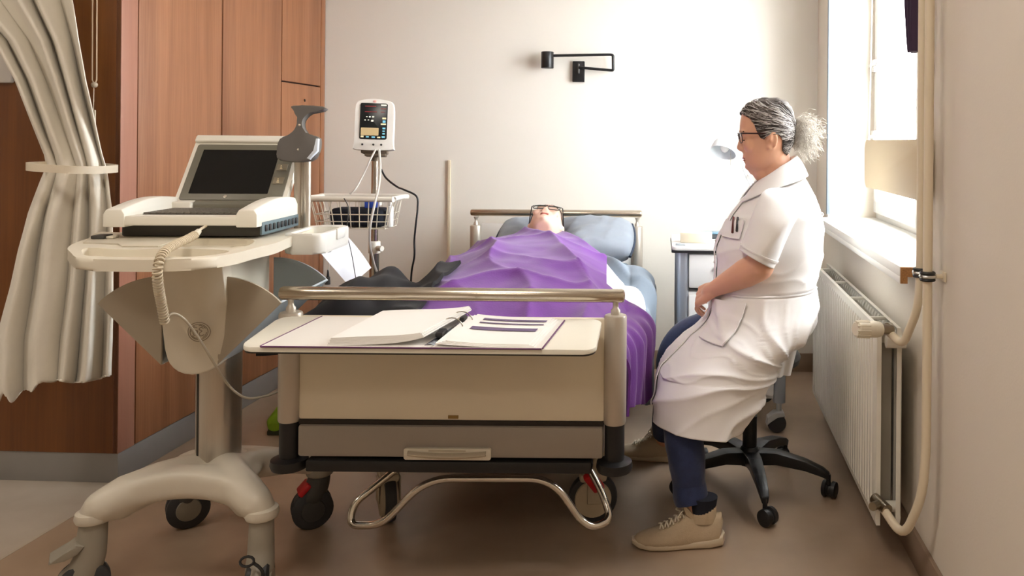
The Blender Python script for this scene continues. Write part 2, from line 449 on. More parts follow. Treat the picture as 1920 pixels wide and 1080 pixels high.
bm = BM(); box(bm, -.574, -.546, BY0 - .0135, BY0 - .01, .490, .499, .001); obj('plate', bm, mat('brass_plate', (150, 122, 70), .4, .6), bed, label='tiny brass plate')
bm = BM()
for x in (-.668, -.646): box(bm, x, x + .016, BY0 - .0235, BY0 - .008, .670, .682, .002)
obj('panel_hook', bm, mat('brown_clip', (128, 96, 70), .5), bed, label='two small brown clips')
# chrome pedal bar
bm = BM()
pb = [W(740, 882, 2.42), W(662, 945, 2.36), W(655, 985, 2.34), W(715, 985, 2.33), W(800, 897, 2.33), W(1035, 897, 2.33), W(1088, 975, 2.33), W(1112, 990, 2.33), W(1146, 975, 2.36), W(1130, 925, 2.4), W(1106, 880, 2.44)]
pth = round_path(pb, .075, 8)
tube(bm, pth, .0108, 12)
obj('pedal_bar', bm, chrome, bed, label='bent chrome brake pedal bar')
bm = BM(); box(bm, -.90, -.23, 2.52, 2.60, .345, .40, .01); box(bm, -.86, -.28, 2.60, 3.9, .18, .29, .02); box(bm, -.96, -.90, 2.25, 4.2, .40, .46, .01); box(bm, -.24, -.18, 2.25, 4.2, .40, .46, .01)
for x in (-.93, -.21):
    for y in (2.62, 3.86): box(bm, x - .03, x + .03, y - .03, y + .03, .27, .42, .005)
for y in (2.28, 3.0, 3.6, 4.18): box(bm, -.94, -.2, y - .02, y + .02, .41, .455)
for a, b in ((-.91, -.86), (-.28, -.20)):
    box(bm, a, b, 2.56, 3.95, .26, .34, .01)
obj('undercarriage', bm, mat('taupe_steel', (120, 110, 99), .45, metal=.3), bed)
bm = BM(); box(bm, -.965, -.17, 2.24, 4.22, .455, .478, .006); obj('bed_deck', bm, mat('deck_grey', (150, 148, 146), .5), bed)
for s in (0, 1):
    x = BX1 - .035 if s else BX0 + .035
    bm = BM(); box(bm, x - .012, x + .012, 2.5, 4.0, .395, .455, .01); obj('side_rail', bm, alu, bed, label='folded side rail')
def bed_caster(x, y, ang, tabs):
    M = Matrix.Translation((x, y, 0)) @ Matrix.Rotation(ang, 4, 'Z')
    bm = BM(); lathe(bm, [(.045, -.018), (.0765, -.016), (.080, -.007), (.080, .007), (.0765, .016), (.045, .018)], M @ Matrix.Translation((0, 0, .0803)) @ Matrix.Rotation(radians(90), 4, 'X'), 36)
    wheel = obj('caster', bm, rubber, bed, label='large bed caster')
    bm = BM()
    for s in (-1, 1):
        lathe(bm, [(.060, .017), (.058, .025), (.03, .030)], M @ Matrix.Translation((0, 0, .0803)) @ Matrix.Rotation(radians(-90 * s), 4, 'X'), 32)
    obj('wheel_cover', bm, mat('cover_beige', (198, 184, 158), .5), wheel, label='beige wheel cover')
    bm = BM(); cyl(bm, M @ V((.02, 0, .15)), M @ V((.02, 0, .27)), .022, n=18)
    box(bm, -.045, .045, -.03, .03, .135, .165, .012, 2, M)
    box(bm, -.02, .03, -.036, -.031, .07, .15, .002, 1, M); box(bm, -.02, .03, .031, .036, .07, .15, .002, 1, M)
    obj('caster_fork', bm, mat('fork_beige', (188, 176, 152), .5), wheel)
    if tabs:
        bm = BM(); box(bm, -.020, .020, -.012, .012, -.042, .042, .008, 2, Matrix.Translation((x + .01, y - .085, .165)) @ Matrix.Rotation(radians(-28), 4, 'Y') @ Matrix.Rotation(radians(30), 4, 'X'))
        obj('brake_tab', bm, red_pl, wheel, label='red brake tab')
bed_caster(-.885, 2.62, radians(-62), False); bed_caster(-.215, 2.63, radians(8), True)
bed_caster(-.89, 3.86, radians(20), False); bed_caster(-.205, 3.86, radians(-15), False)

bm = BM(); box(bm, -.965, -.155, 2.26, 4.2, .4785, .615, .035, 4)
tag(obj('mattress', bm, mat('mattress_blue', (120, 136, 150), .8), origin=(-.56, 3.2, .4785)), 'blue grey mattress of the hospital bed under the bedclothes', 'mattress')

# pillow with dark piping
pil_m = mat('pillow_grey', (142, 150, 160), .8, var=.03, sheen=.2)
PC = V((-.475, 4.0, .755)); PMx = Matrix.Translation(PC) @ Matrix.Rotation(radians(24), 4, 'X')
def pillow_pt(u, v, s):
    a, b = 2 * u - 1, 2 * v - 1
    hx, hy = .345, .165
    e = (1 - abs(a) ** 4) ** .5 * (1 - abs(b) ** 4) ** .5
    pinch = 1 - .10 * (a * a) * (1 - abs(b)) - .0
    z = .080 * e ** .8
    if s > 0:
        z *= 1 - 1.35 * math.exp(-((a * hx + .085) / .10) ** 2 - ((b + .1) / .9) ** 2)
        z += .010 * e * (1 - abs(sin(9 * abs(a) - 5 * b * (1 - abs(a)) + 2 * nz(a * 3, b * 2)))) ** 2 + .006 * nz(a * 6, b * 4) * e
    return PMx @ V((a * hx * (1 - .05 * b * b), b * hy * (1 - .06 * a * a), s * z))
bm = BM(); grid(bm, lambda u, v: pillow_pt(u, v, 1), 40, 28); grid(bm, lambda u, v: pillow_pt(u, v, -1), 40, 28)
bmesh.ops.remove_doubles(bm, verts=bm.verts, dist=1e-4)
pil = tag(obj('pillow', bm, pil_m, origin=PC + V((0, 0, -.1)), ang=80), 'grey blue pillow with dark piping under the lying person, against the headboard', 'pillow')
for a in (0, 1):
    bm = BM(); tube(bm, [pillow_pt(a, v / 16, 1) for v in range(17)], .007, 8)
    obj('piping', bm, mat('navy_piping', (38, 52, 72), .7), pil, label='navy blue end piping')

# bedclothes: a dome over the person, falling over the right edge
def dome(x, y):
    pk = interp([(2.2, .66), (2.3, .715), (2.5, .775), (2.8, .815), (3.1, .835), (3.4, .842), (3.56, .825), (3.64, .80), (3.74, .75)], y)
    cx = interp([(2.2, -.50), (2.8, -.50), (3.4, -.535), (3.8, -.54)], y)
    hw = interp([(2.2, .43), (3.2, .43), (3.5, .40), (3.62, .34), (3.74, .26)], y)
    t = min(1.35, abs(x - cx) / hw)
    return .635 + (pk - .635) * max(0, 1 - t ** 2.6) - .02 * sstep(.9, 1.3, t)
def folds(x, y, seed=0):
    # long soft folds sweeping from the far left shoulder to the near right
    q = x * .95 + y * .34 + .11 * nz(x * 1.9 + seed, y * 1.5)
    p = -x * .45 + y * .9 + .20 * nz(x * 2.4, y * 1.9, 3 + seed)
    m = .5 + .5 * nz(x * 2.7 + 5, y * 2.2, 11)
    f = .024 * m * (1 - abs(sin(10 * p + 1.5 * nz(x * 3, y * 3, seed)))) ** 2.2
    f += .038 * (1.1 - m) * (1 - abs(sin(14 * q + 2.2 * nz(x * 2.2, y * 1.8, 7 + seed)))) ** 1.8
    f += .010 * nz(x * 5, y * 5, seed) + .004 * nz(x * 13, y * 11, seed)
    return f
XE = -.105                      # the bed's right edge, where cloth turns down
def cloth(bm, y0, y1, xl, reach, lift, seed, thick=.006, nu=110, nv=90, out=.05, foldk=1., wob=.0, XE=-.105, skew=0., extra=None):
    """cloth over the dome from xl(y); reach(y) = length along x past the left end, hanging down beyond the edge"""
    XE0 = XE
    def f(u, v):
        y = y0 + (y1 - skew * u - y0) * v
        XE = XE0 - .065 * sstep(2.75, 2.25, y)
        L = reach(y); a = xl(y); s = a + (L) * u
        s += wob * nz(y * 3 + seed, u * 2) * u
        yy = y + .02 * nz(s * 3, y * 3, seed + 5)
        lx = extra(min(s, XE), yy) if extra else 0
        if s <= XE:
            z = max(.634, dome(s, yy) + lift + lx + foldk * folds(s, yy, seed)); x = s
        else:
            h = s - XE; ze = dome(XE, yy) + lift + lx
            r = .07
            ang = min(h / r, pi / 2)
            x = XE + r * sin(ang) * .95; z = ze - r * (1 - cos(ang)); hh = max(0, h - r * pi / 2)
            z -= hh
            wv = sstep(0, .12, h)
            x += wv * (.006 * sin(yy * 26 + 2.5 * nz(yy * 3, h * 2, seed)) + .009 * sin(yy * 74 + 4 * nz(yy * 5, h * 1.5, seed)) + out * (yy < 9) * .2 + .01 * nz(yy * 6, h * 5, seed)) + foldk * folds(XE, yy, seed) * (1 - wv)
            z += foldk * folds(XE, yy, seed) * (1 - wv)
        return V((x, yy, z))
    grid(bm, f, nu, nv, thick)
grey_cl = mat('grey_duvet', (128, 140, 152), .85, var=.04, sheen=.2, bump=.06, bscale=90)
bm = BM(); cloth(bm, 2.85, 3.77, lambda y: -.26, lambda y: .26 + XE + .22 + .10 * sstep(3.6, 3.0, y) + .02 * sin(y * 9), -.072, 3, .010, 90, 80, .10, XE=-.118, extra=lambda x, y: (.12 + .03 * sin(y * 13)) * sstep(-.02, .26, y - (3.52 - 1.3 * (x + .30))))
tag(obj('duvet', bm, grey_cl, origin=(-.2, 3.4, .6), ang=80), 'grey blue duvet bunched under the white sheet below the pillow', 'duvet')
white_cl = mat('white_sheet', (232, 232, 230), .8, var=.01, sheen=.15)
bm = BM(); cloth(bm, 2.40, 3.50, lambda y: -.30, lambda y: .30 + XE + .24 + .06 * sstep(3.2, 2.9, y) - .16 * sstep(2.8, 2.5, y), -.026, 3, .008, 90, 90, .05, XE=-.137, skew=.66)
tag(obj('bed_sheet', bm, white_cl, origin=(-.2, 2.9, .6), ang=80), 'white sheet showing between purple blanket and grey duvet', 'sheet')
purple = mat('purple_fleece', (108, 44, 142), .92, var=.12, scale=14, sheen=.3, bump=.15, bscale=160)
def pur_reach(y):
    edge = interp([(2.2, .14), (2.40, .22), (2.62, .32), (2.70, .27), (2.76, .12), (2.84, -.085), (3.3, -.115), (3.50, -.165), (3.72, -.24)], y)
    return XE + edge
bm = BM()
cloth(bm, 2.235, 3.70, lambda y: interp([(2.2, -.76), (2.82, -.76), (3.0, -.90), (3.3, -.94), (3.5, -.86), (3.735, -.72)], y),
      lambda y: pur_reach(y) - interp([(2.2, -.76), (2.82, -.76), (3.0, -.90), (3.3, -.94), (3.5, -.86), (3.735, -.72)], y), .004, 3, .008, 150, 150, .08, XE=-.108)
tag(obj('blanket', bm, purple, origin=(-.53, 3.0, .62), ang=80), 'purple fleece blanket spread over the person lying in bed', 'blanket')
# black garment heaped at the left of the foot end
def jacket(u, v):
    a, b = 2 * u - 1, 2 * v - 1
    x = -.90 + .19 * a; y = 2.56 + .28 * b
    e = max(0, (1 - abs(a) ** 3)) ** .6 * max(0, (1 - abs(b) ** 3)) ** .6
    z = .625 + .185 * e * (.86 + .14 * cos((a + .1) * 3)) * (1 + .10 * b) + .012 * sin(7 * a + 4 * b + 3 * nz(a, b)) * e + .022 * nz(a * 2.4, b * 2.4, 2) * e
    if a < -.4:
        k = (-a - .4); x -= .10 * k; pass
    z = max(z, .640)
    if x > -.83: z = max(z, min(dome(x, y) + folds(x, y, 3), .82) + .03)
    return V((x, y, z))
bm = BM(); grid(bm, jacket, 48, 44, .012)
tag(obj('jacket', bm, mat('black_cloth', (16, 15, 20), .95, var=.2, sheen=.05), origin=(-.9, 2.58, .62), ang=80), 'black jacket heaped on the left of the bed beside the purple blanket', 'jacket')

# tray hung on the foot end
tray = thing('bed_tray', 'white laminate tray shelf hung on the foot end of the bed', 'tray', (-.6, 2.08, .73))
TA, TB, TC, TD = V((-1.035, 1.945, .743)), V((-.205, 1.945, .743)), V((-.165, 2.165, .770)), V((-.975, 2.165, .770))
TY0, TY1, TZ0, TZ1 = 1.938, 2.154, .743, .770
def tz(y): return TZ0 + (TZ1 - TZ0) * (y - TY0) / (TY1 - TY0)
def tfn(a, b, t): return V((a, b, tz(b) + t))
bm = BM(); prism(bm, rrect(-1.02, -.155, TY0, TY1, .03, 6), tfn, -.012, 0, .002)
obj('tray_top', bm, mat('tray_white', (240, 236, 222), .3, var=.008), tray)
bm = BM(); prism(bm, rrect(-1.018, -.157, TY0 + .002, TY1, .03, 6), tfn, -.0165, -.0125)
obj('tray_core', bm, mat('tray_dark_edge', (44, 40, 34), .5), tray, label='dark tray underside')
for x in (-.70, -.45):
    bm = BM(); box(bm, x, x + .04, 2.10, 2.174, .735, .757, .003); obj('bracket', bm, alu, tray)
# ring binder lying open on the tray
b1 = thing('ring_binder', 'open ring binder with thick paper stack lying on the white bed tray', 'binder', (-.58, 2.05, .76))
pap = mat('paper_white', (246, 244, 240), .7, var=.008)
cov_m = [mat('binder_inner', (238, 234, 228), .4, var=.01)]
pur_e = mat('plum_edge', (96, 46, 92), .5)
def bfn(h): return lambda a, b, t: V((a, b, tz(b) + h + t))
bm = BM(); prism(bm, [(-.965, TY0 - .002), (-.555, TY0 - .002), (-.505, TY1 - .02), (-.905, TY1 - .005)], bfn(.001), 0, .0022)
prism(bm, [(-.553, TY0 - .002), (-.285, TY0 - .002), (-.255, TY1 - .02), (-.503, TY1 - .02)], bfn(.001), 0, .0022)
obj('cover', bm, cov_m[0], b1, label='pale inner covers')
bm = BM()
def edge(p, q, r=.0016): tube(bm, [V((*p, tz(p[1]) + .0022)), V((*q, tz(q[1]) + .0022))], r, 6)
for p, q in (((-.965, TY0 - .003), (-.285, TY0 - .003)), ((-.967, TY0), (-.907, TY1 - .005)), ((-.284, TY0), (-.254, TY1 - .02))): edge(p, q, .0022)
obj('cover_edge', bm, pur_e, b1, label='plum purple cover edge')
# left stack, sagging sheets fanned slightly
bm = BM()
for k in range(9):
    o = .0022 * k; sh = random.uniform(-.003, .003)
    grid(bm, lambda u, v: V((-.806 + sh + .001 * k + (.232 - .0018 * k) * u + v * .058 + (.012 * v if u > .5 else 0), TY0 + .004 + .0006 * k + (.197) * v + .004 * u, tz(TY0 + .2 * v) + .004 + o + .022 * (u ** 4) * (1 - k / 20) + .004 * sin(u * 3) )), 14, 6, .0019)
obj('paper_stack', bm, pap, b1, label='thick sagging paper stack', ang=30)
bm = BM()
for k in range(4):
    grid(bm, lambda u, v: V((-.545 + .008 * k * (1 - u) + (.245 - .006 * k) * u + v * .034, TY0 + .002 + .003 * k + .190 * v, tz(TY0 + .19 * v) + .0045 + .0016 * k + .008 * (1 - u) ** 3)), 12, 6, .0014)
sheets = obj('page', bm, pap, b1, label='right hand printed pages')
bm = BM()
for (v0, v1, u0, u1) in ((.80, .86, .13, .86), (.68, .71, .13, .86), (.44, .54, .10, .84)):
    grid(bm, lambda u, v: V((-.545 + .024 + .227 * (u0 + (u1 - u0) * u) + (v0 + (v1 - v0) * v) * .034, TY0 + .011 + .190 * (v0 + (v1 - v0) * v), tz(TY0 + .19 * (v0 + (v1 - v0) * v)) + .0113 + .008 * (1 - (u0 + (u1 - u0) * u)) ** 3)), 10, 2, .0006)
obj('printed_line', bm, mat('ink_mauve', (112, 96, 128), .7), sheets, label='mauve printed lines')
# ring mechanism
bm = BM()
def spy(v): return V((-.562 + .052 * v, TY0 + .012 + .185 * v, tz(TY0 + .185 * v) + .004))
grid(bm, lambda u, v: spy(v) + V((-.013 + .026 * u, 0, .006 * sin(pi * u))), 8, 10, .002)
obj('ring_spine', bm, mat('steel_blue', (176, 184, 196), .25, 1.), b1, label='steel ring spine')
bm = BM(); a = spy(.28); box(bm, a.x - .010, a.x + .010, a.y - .02, a.y + .03, a.z + .004, a.z + .018, .005); obj('clamp_lever', bm, blackp, b1, label='black clamp lever'); bm = BM(); a = spy(.88); box(bm, a.x - .007, a.x + .007, a.y - .03, a.y + .012, a.z + .004, a.z + .02, .005)
obj('clamp_lever', bm, blackp, b1, label='black clamp lever')
for v in (.52, .78):
    bm = BM(); c = spy(v)
    tube(bm, [c + V((-.030 * cos(t) + .002, .004 * sin(t), .004 + .030 * sin(t))) for t in [i * pi / 14 for i in range(15)]], .0016, 8)
    obj('ring', bm, chrome, b1, label='chrome arch ring')

# ------------------------------------------------------------------ things behind the bed
shoe_g = thing('sneaker', 'lime green sneaker with dark sole on the floor behind the bed', 'shoe', (-1.625, 3.45, 0))
bm = BM()
def shoe_ring(y, w, h, z0, n=16): return [V((-1.615 + w * cos(2 * pi * k / n), y, z0 + max(-.0, h * .5 + h * .5 * sin(2 * pi * k / n)))) for k in range(n)]
loft(bm, [shoe_ring(3.36, .028, .035, .018), shoe_ring(3.38, .042, .06, .018), shoe_ring(3.45, .046, .085, .018), shoe_ring(3.53, .042, .095, .018), shoe_ring(3.60, .035, .09, .018), shoe_ring(3.62, .022, .07, .02)])
obj('upper', bm, mat('lime', (128, 172, 24), .6), shoe_g)
bm = BM(); prism(bm, [(-1.645, 3.36), (-1.585, 3.36), (-1.567, 3.42), (-1.575, 3.62), (-1.655, 3.62), (-1.663, 3.42)], lambda a, b, t: V((a, b, t)), 0, .02, .004)
obj('sole', bm, mat('sole_dark', (54, 62, 40), .7), shoe_g)
# ================================================================== MEDICAL CART WITH RECORDER
ivory = mat('cart_ivory', (226, 218, 200), .42, var=.012, scale=20, bump=.03, bscale=500)
ivory2 = mat('cart_base_ivory', (206, 198, 182), .42, var=.012, bump=.03, bscale=500)
taupe = mat('cart_taupe', (176, 166, 148), .5, var=.015, bump=.03, bscale=500)
col_m = mat('brushed_aluminium', (200, 192, 180), .32, metal=.8, var=.03, scale=3, stretch=(60, 60, 1))
cast_g = mat('caster_grey', (148, 141, 127), .5, var=.03)
dark_g = mat('dark_grey_plastic', (66, 64, 60), .5, var=.03)
CR = radians(3.5)
CC = V((-1.30, 2.36, 0))
cart = thing('medical_cart', 'ivory wheeled medical cart with silver column and fan shaped side bins, carrying the recorder', 'cart', CC, CR)
CM = Matrix.Translation(CC) @ Matrix.Rotation(CR, 4, 'Z')        # cart coordinates: right, back, up
def K(x, y, z): return CM @ V((x, y, z))
def kfn(z0): return lambda a, b, t: CM @ V((a, b, z0 + t))
# base: four arched legs grown from a hub
bm = BM()
cp = [(-.218, -.215), (.218, -.215), (-.218, .215), (.218, .215)]
def leg_path(x, y):
    s = 1 if x > 0 else -1
    if y < 0: return [(V((.03 * s, y * .12, .285)), .05), (V((x * .42, y * .55, .292)), .052), (V((x * .72, y * .85, .283)), .049), (V((x * .92, y * .98, .262)), .044), (V((x, y, .242)), .037)]
    return [(V((.03 * s, y * .12, .265)), .045), (V((x * .38, y * .42, .252)), .043), (V((x * .68, y * .72, .232)), .039), (V((x * .90, y * .93, .208)), .036), (V((x, y, .186)), .033)]
def arch(path, hx, hz_, nrm):
    rings = []
    for i, p in enumerate(path):
        n_ = nrm(i)
        rings.append([CM @ (p + n_ * a + V((0, 0, b))) for a, b in rrect(-hx, hx, -hz_, hz_, min(hx, hz_) * .55, 4)])
    loft(bm, rings)
ar = [-1 + i / 8 for i in range(17)]
ap_ = [V((.212 * a, -(.150 + .062 * abs(a) ** 1.6), .300 - .044 * abs(a) ** 2.2)) for a in ar]
arch(ap_, .040, .040, lambda i: V((.5 * ar[i], -1, 0)).normalized())
for x, y in cp:
    pts = leg_path(x, y)
    pts = [(CM @ p, r) for p, r in pts]
    limb(bm, pts, 16)
# webs that make the front and rear edges arched
for sy in (-1, 1):
    row = []
    for i in range(13):
        a = -1 + 2 * i / 12
        row.append((K(.195 * a, sy * (.125 + .07 * a * a), (.297 if sy < 0 else .262) - (.032 if sy < 0 else .05) * a ** 2), .038 if sy < 0 else .032))
    limb(bm, row, 12)
for sx in (-1, 1):
    limb(bm, [(K(sx * (.075 + .09 * a * a), .19 * a, .285 - .035 * a * a - .035 * max(0, a)), .034) for a in [-1 + i / 5 for i in range(11)]], 12)
box(bm, -.09, .09, -.115, .115, .245, .296, .02, 3, CM)
sph(bm, K(0, -.02, .265), (.13, .13, .036))
bm = remesh(bm, .008, 8, .6)
base = obj('base', bm, ivory2, cart, ang=60)
bm = BM(); lathe(bm, [(.082, .285), (.082, .298), (.072, .306)], CM @ Matrix.Diagonal((1, 1.15, 1, 1)), 32); obj('column_collar', bm, ivory, base)
def wheelset(x, y, ang, dark, brake, red, top=.19):
    P0 = CM @ V((x, y, 0)); M = Matrix.Translation(P0) @ Matrix.Rotation(ang, 4, 'Z')
    cm = dark_g if dark else cast_g
    bm = BM(); lathe(bm, [(.03, top + .006), (.041, top), (.044, top - .014), (.04, top - .024), (.028, top - .03)], Matrix.Translation(P0), 24)
    ct = obj('caster', bm, ivory2 if not dark else cast_g, cart)
    MW_ = Matrix.Translation((0.022, 0, .062)) @ Matrix.Rotation(radians(90), 4, 'X')
    for s in (-1, 1):
        bm = BM(); lathe(bm, [(.02, -.011), (.055, -.011), (.062, -.006), (.062, .006), (.055, .011), (.02, .011)], M @ Matrix.Translation((.022, s * .017, .062)) @ Matrix.Rotation(radians(90), 4, 'X'), 30)
        obj('wheel', bm, rubber, ct, label='twin rubber tyre')
        bm = BM(); lathe(bm, [(.036, 0), (.034, .004), (.0, .006)], M @ Matrix.Translation((.022, s * .0285, .062)) @ Matrix.Rotation(radians(-90 * s), 4, 'X'), 24)
        obj('hub', bm, mat('hub_grey', (140, 134, 120), .5) if not red else mat('hub_dark', (62, 60, 58), .5), ct)
    bm = BM()
    limb(bm, [(V((0, 0, top - .035)), .034), (V((.006, 0, .135)), .037), (V((.020, 0, .098)), .040)], 18)
    limb(bm, [(V((.020, 0, .098)), .038), (V((.050, 0, .090)), .028)], 16); limb(bm, [(V((.02, 0, .095)), .034), (V((.022, 0, .062)), .022)], 14)
    bmesh.ops.transform(bm, matrix=M @ Matrix.Diagonal((1, .92, 1, 1)), verts=bm.verts)
    bm = remesh(bm, .006, 6, .5)
    obj('fork', bm, cm, ct, ang=180)
    if brake:
        bm = BM(); prism(bm, [(.03, .13), (.05, .138), (.074, .118), (.104, .110), (.106, .102), (.072, .102), (.046, .112)], lambda a, b, t: M @ V((a - .012, t, b + .045)), -.032, .032, .004)
        obj('brake_pedal', bm, cm, ct, label='grey brake pedal')
    if red:
        bm = BM(); box(bm, -.022, .022, -.03, .03, -.008, .010, .006, 2, M @ Matrix.Translation((.046, .0, .128)) @ Matrix.Rotation(radians(46), 4, 'Y'))
        obj('brake_tab', bm, red_pl, ct, label='red brake tab')
    return ct
wheelset(*cp[0], radians(215), False, True, False, .252)
cc = wheelset(*cp[1], radians(-75), False, False, False, .252)
wheelset(*cp[2], radians(35), True, False, False)
wheelset(*cp[3], radians(210), True, False, True)
bm = BM(); p = W(463, 1053, 2.08)
tube(bm, [V((p.x + .018 * cos(t), p.y + .006 * sin(t) - .0, p.z + .010 * sin(t) + 0)) for t in [i * pi / 6 for i in range(12)]], .0035, 6, True)
tube(bm, smooth_path([p + V((.012, .004, -.004)), p + V((.035, .01, -.03)), p + V((.04, .02, -.09))], 5), .004, 6)
obj('cable_clip', bm, blackp, cart, label='black cable clip on the front caster')
# column
bm = BM(); prism(bm, rrect(-.054, .058, -.062, .062, .05, 8), kfn(.285), 0, .36)
colm = obj('column', bm, col_m, cart, ang=30)
bm = BM(); box(bm, -.034, -.029, -.0562, -.048, .30, .65, 0, 2, CM); obj('column_groove', bm, mat('groove', (60, 56, 50), .6), colm)
# body, bins
bm = BM()
prism(bm, [(-.062, .64), (.062, .64), (.062, .935), (-.062, .935)], lambda a, b, t: CM @ V((a, t, b)), -.16, .20, .006)
body = obj('body', bm, ivory, cart)
bm = BM()
sh = [(-.085, .925), (.085, .925), (.088, .80), (.078, .67)] + [(.078 * cos(t) + 0, .655 + .055 * -sin(t)) for t in [radians(a) for a in range(15, 166, 15)]] + [(-.078, .67), (-.088, .80)]
def shf(a, b, t): return CM @ V((a + .012, -.205 + .03 * (a / .085) ** 2 + t - .02 * ((b - .8) / .15), b))
prism(bm, sh, shf, 0, .05, .008, 3)
shield = obj('front_shield', bm, ivory, cart, ang=50)
# roundel emblem on the shield
bm = BM(); ec = (.026, .722)
def ef(a, b, t): return shf(ec[0] + a, ec[1] + b, t)
def eline(pts, r=.0013): tube(bm, [ef(a, b, -.0015) for a, b in pts], r, 6)
for rr in (.0265, .0215): tube(bm, [ef(rr * cos(t), rr * sin(t), -.001) for t in [i * pi / 18 for i in range(36)]], .0012, 6, True)
eline(smooth_path([V((-.003, .012, 0)), V((-.011, .013, 0)), V((-.014, .002, 0)), V((-.011, -.009, 0)), V((-.004, -.004, 0)), V((-.003, .004, 0)), V((-.009, .003, 0))], 5) and [(p.x, p.y) for p in smooth_path([V((-.003, .012, 0)), V((-.011, .013, 0)), V((-.014, .002, 0)), V((-.011, -.009, 0)), V((-.004, -.004, 0)), V((-.003, .004, 0)), V((-.009, .003, 0))], 5)])
eline([(p.x, p.y) for p in smooth_path([V((.012, .009, 0)), V((.006, .013, 0)), V((.002, .007, 0)), V((.008, .002, 0)), V((.002, -.003, 0)), V((.004, -.011, 0)), V((.013, -.008, 0))], 5)])
for k in range(4):
    t0 = k * pi / 2 + .5
    eline([(.0185 * cos(t0 + .25 * q) + 0, .0185 * sin(t0 + .25 * q) + .002 * sin(q * 3)) for q in range(5)])
obj('emblem', bm, mat('emblem_grey', (150, 138, 118), .4), shield, label='round script emblem', recalc=True)
skylit_in = mat('bin_inner_skylit', (178, 186, 190), .5, var=.02)  # bluish skylight cast painted into the bin back and floor colour
for s in (-1, 1):
    ap, tp, tip = (.0, .0), None, None
    A = V((.075 * s, .625)); top_r, tip_a = .243, radians(45)
    arc = [(A.x + s * .235 * sin(t), A.y + .243 * cos(t)) for t in [i / 12 * radians(46) for i in range(13)]]
    poly = [(A.x, A.y)] + arc
    lab = 'fan shaped side bin'
    bm = BM(); prism(bm, poly, lambda a, b, t: CM @ V((a, t, b)), -.165, -.157, .001)
    bin_ = obj('side_bin', bm, taupe, cart, label='taupe fan shaped bin front')
    bm = BM(); prism(bm, poly, lambda a, b, t: CM @ V((a, t, b)), .195, .203, .001)
    obj('bin_back', bm, skylit_in, bin_)
    bm = BM(); e = arc[-1]; nx, nzv = s * cos(radians(46)), -sin(radians(46))
    prism(bm, [(A.x, A.y), (e[0], e[1]), (e[0] - nx * .006, e[1] - nzv * .006), (A.x - nx * .006, A.y - nzv * .006)], lambda a, b, t: CM @ V((a, t, b)), -.157, .195)
    obj('bin_floor', bm, skylit_in, bin_)
# worktop
def lz(px, py, z=.955): p = Zp(px, py, z); return (p.x, p.y)
wt_out = [lz(149.6, 484.4), lz(209, 486.5), lz(298, 487), lz(375, 484), lz(416, 479), lz(450, 472.5), lz(482, 464), (-1.079, 2.24), (-1.105, 2.40), (-1.13, 2.62)]
wt_l = [(-1.66, 2.62), (-1.665, 2.38), (-1.63, 2.24), (-1.57, 2.12), lz(133, 473.5)]
wo = smooth_path([V((*p, 0)) for p in wt_l + wt_out], 4)
def wf(z0): return lambda a, b, t: V((a, b, z0 + t))
bm = BM(); prism(bm, [(p.x, p.y) for p in wo], wf(0), .926, .955, .009, 4)
cuts = []
for poly in ([(153, 473), (166, 464.5), (240, 468), (330, 466), (426, 469.5), (405, 477), (335, 482), (180, 481)], [(322, 461.5), (340, 449.5), (400, 447.5), (474, 449.5), (458, 462), (400, 464)]):
    c = BM(); pp = smooth_path([V((*lz(*q), 0)) for q in poly], 4, True); n = len(pp)
    vb = [c.verts.new((p.x, p.y, .934)) for p in pp]; vt = [c.verts.new((p.x, p.y, .99)) for p in pp]
    c.faces.new(vb); c.faces.new(list(reversed(vt)))
    for i in range(n): c.faces.new((vb[(i + 1) % n], vb[i], vt[i], vt[(i + 1) % n]))
    bmesh.ops.recalc_face_normals(c, faces=c.faces); cuts.append(c)
bmesh.ops.recalc_face_normals(bm, faces=bm.faces)
bm = remesh(bm, 0, boole=cuts)
wt = obj('worktop', bm, ivory, cart, ang=35, label='ivory worktop with two recesses')
bm = BM(); prism(bm, [lz(*q) for q in [(156, 457), (176, 440), (190, 436.5), (350, 443), (352, 446), (296, 463.5), (228, 463.5), (222, 459)]], wf(.9552), 0, .0035, .001)
obj('cover_plate', bm, mat('plate_beige', (208, 199, 180), .45), wt, label='flat beige cover plate')
# side bin at the right rear
bm = BM()
prism(bm, rrect(.165, .285, .03, .295, .03, 5), kfn(.900), 0, .062, .008)
c = BM(); prism(c, rrect(.178, .272, .05, .235, .02, 4), kfn(.93), 0, .1); bmesh.ops.recalc_face_normals(c, faces=c.faces); bmesh.ops.recalc_face_normals(bm, faces=bm.faces)
bm = remesh(bm, 0, boole=[c]); box(bm, .283, .291, .15, .22, .93, .965, .004, 2, CM)
obj('side_tray', bm, mat('ivory_white', (232, 230, 222), .4), cart, label='white open side tray')
bm = BM(); tube(bm, [K(.19 + .07 * cos(t), .17 + .07 * sin(t) * .6, .895 - .012 * sin(t)) for t in [-1.6 + i * .25 for i in range(14)]], .0045, 8); obj('tray_cable', bm, blackp, cart, label='black cable under the side tray')
# knob left under the worktop
bm = BM(); sph(bm, K(-.235, .02, .872), (.035, .02, .014)); cyl(bm, K(-.22, .02, .87), K(-.20, .02, .91), .012); obj('lever', bm, dark_g, cart, label='dark lever under the worktop')
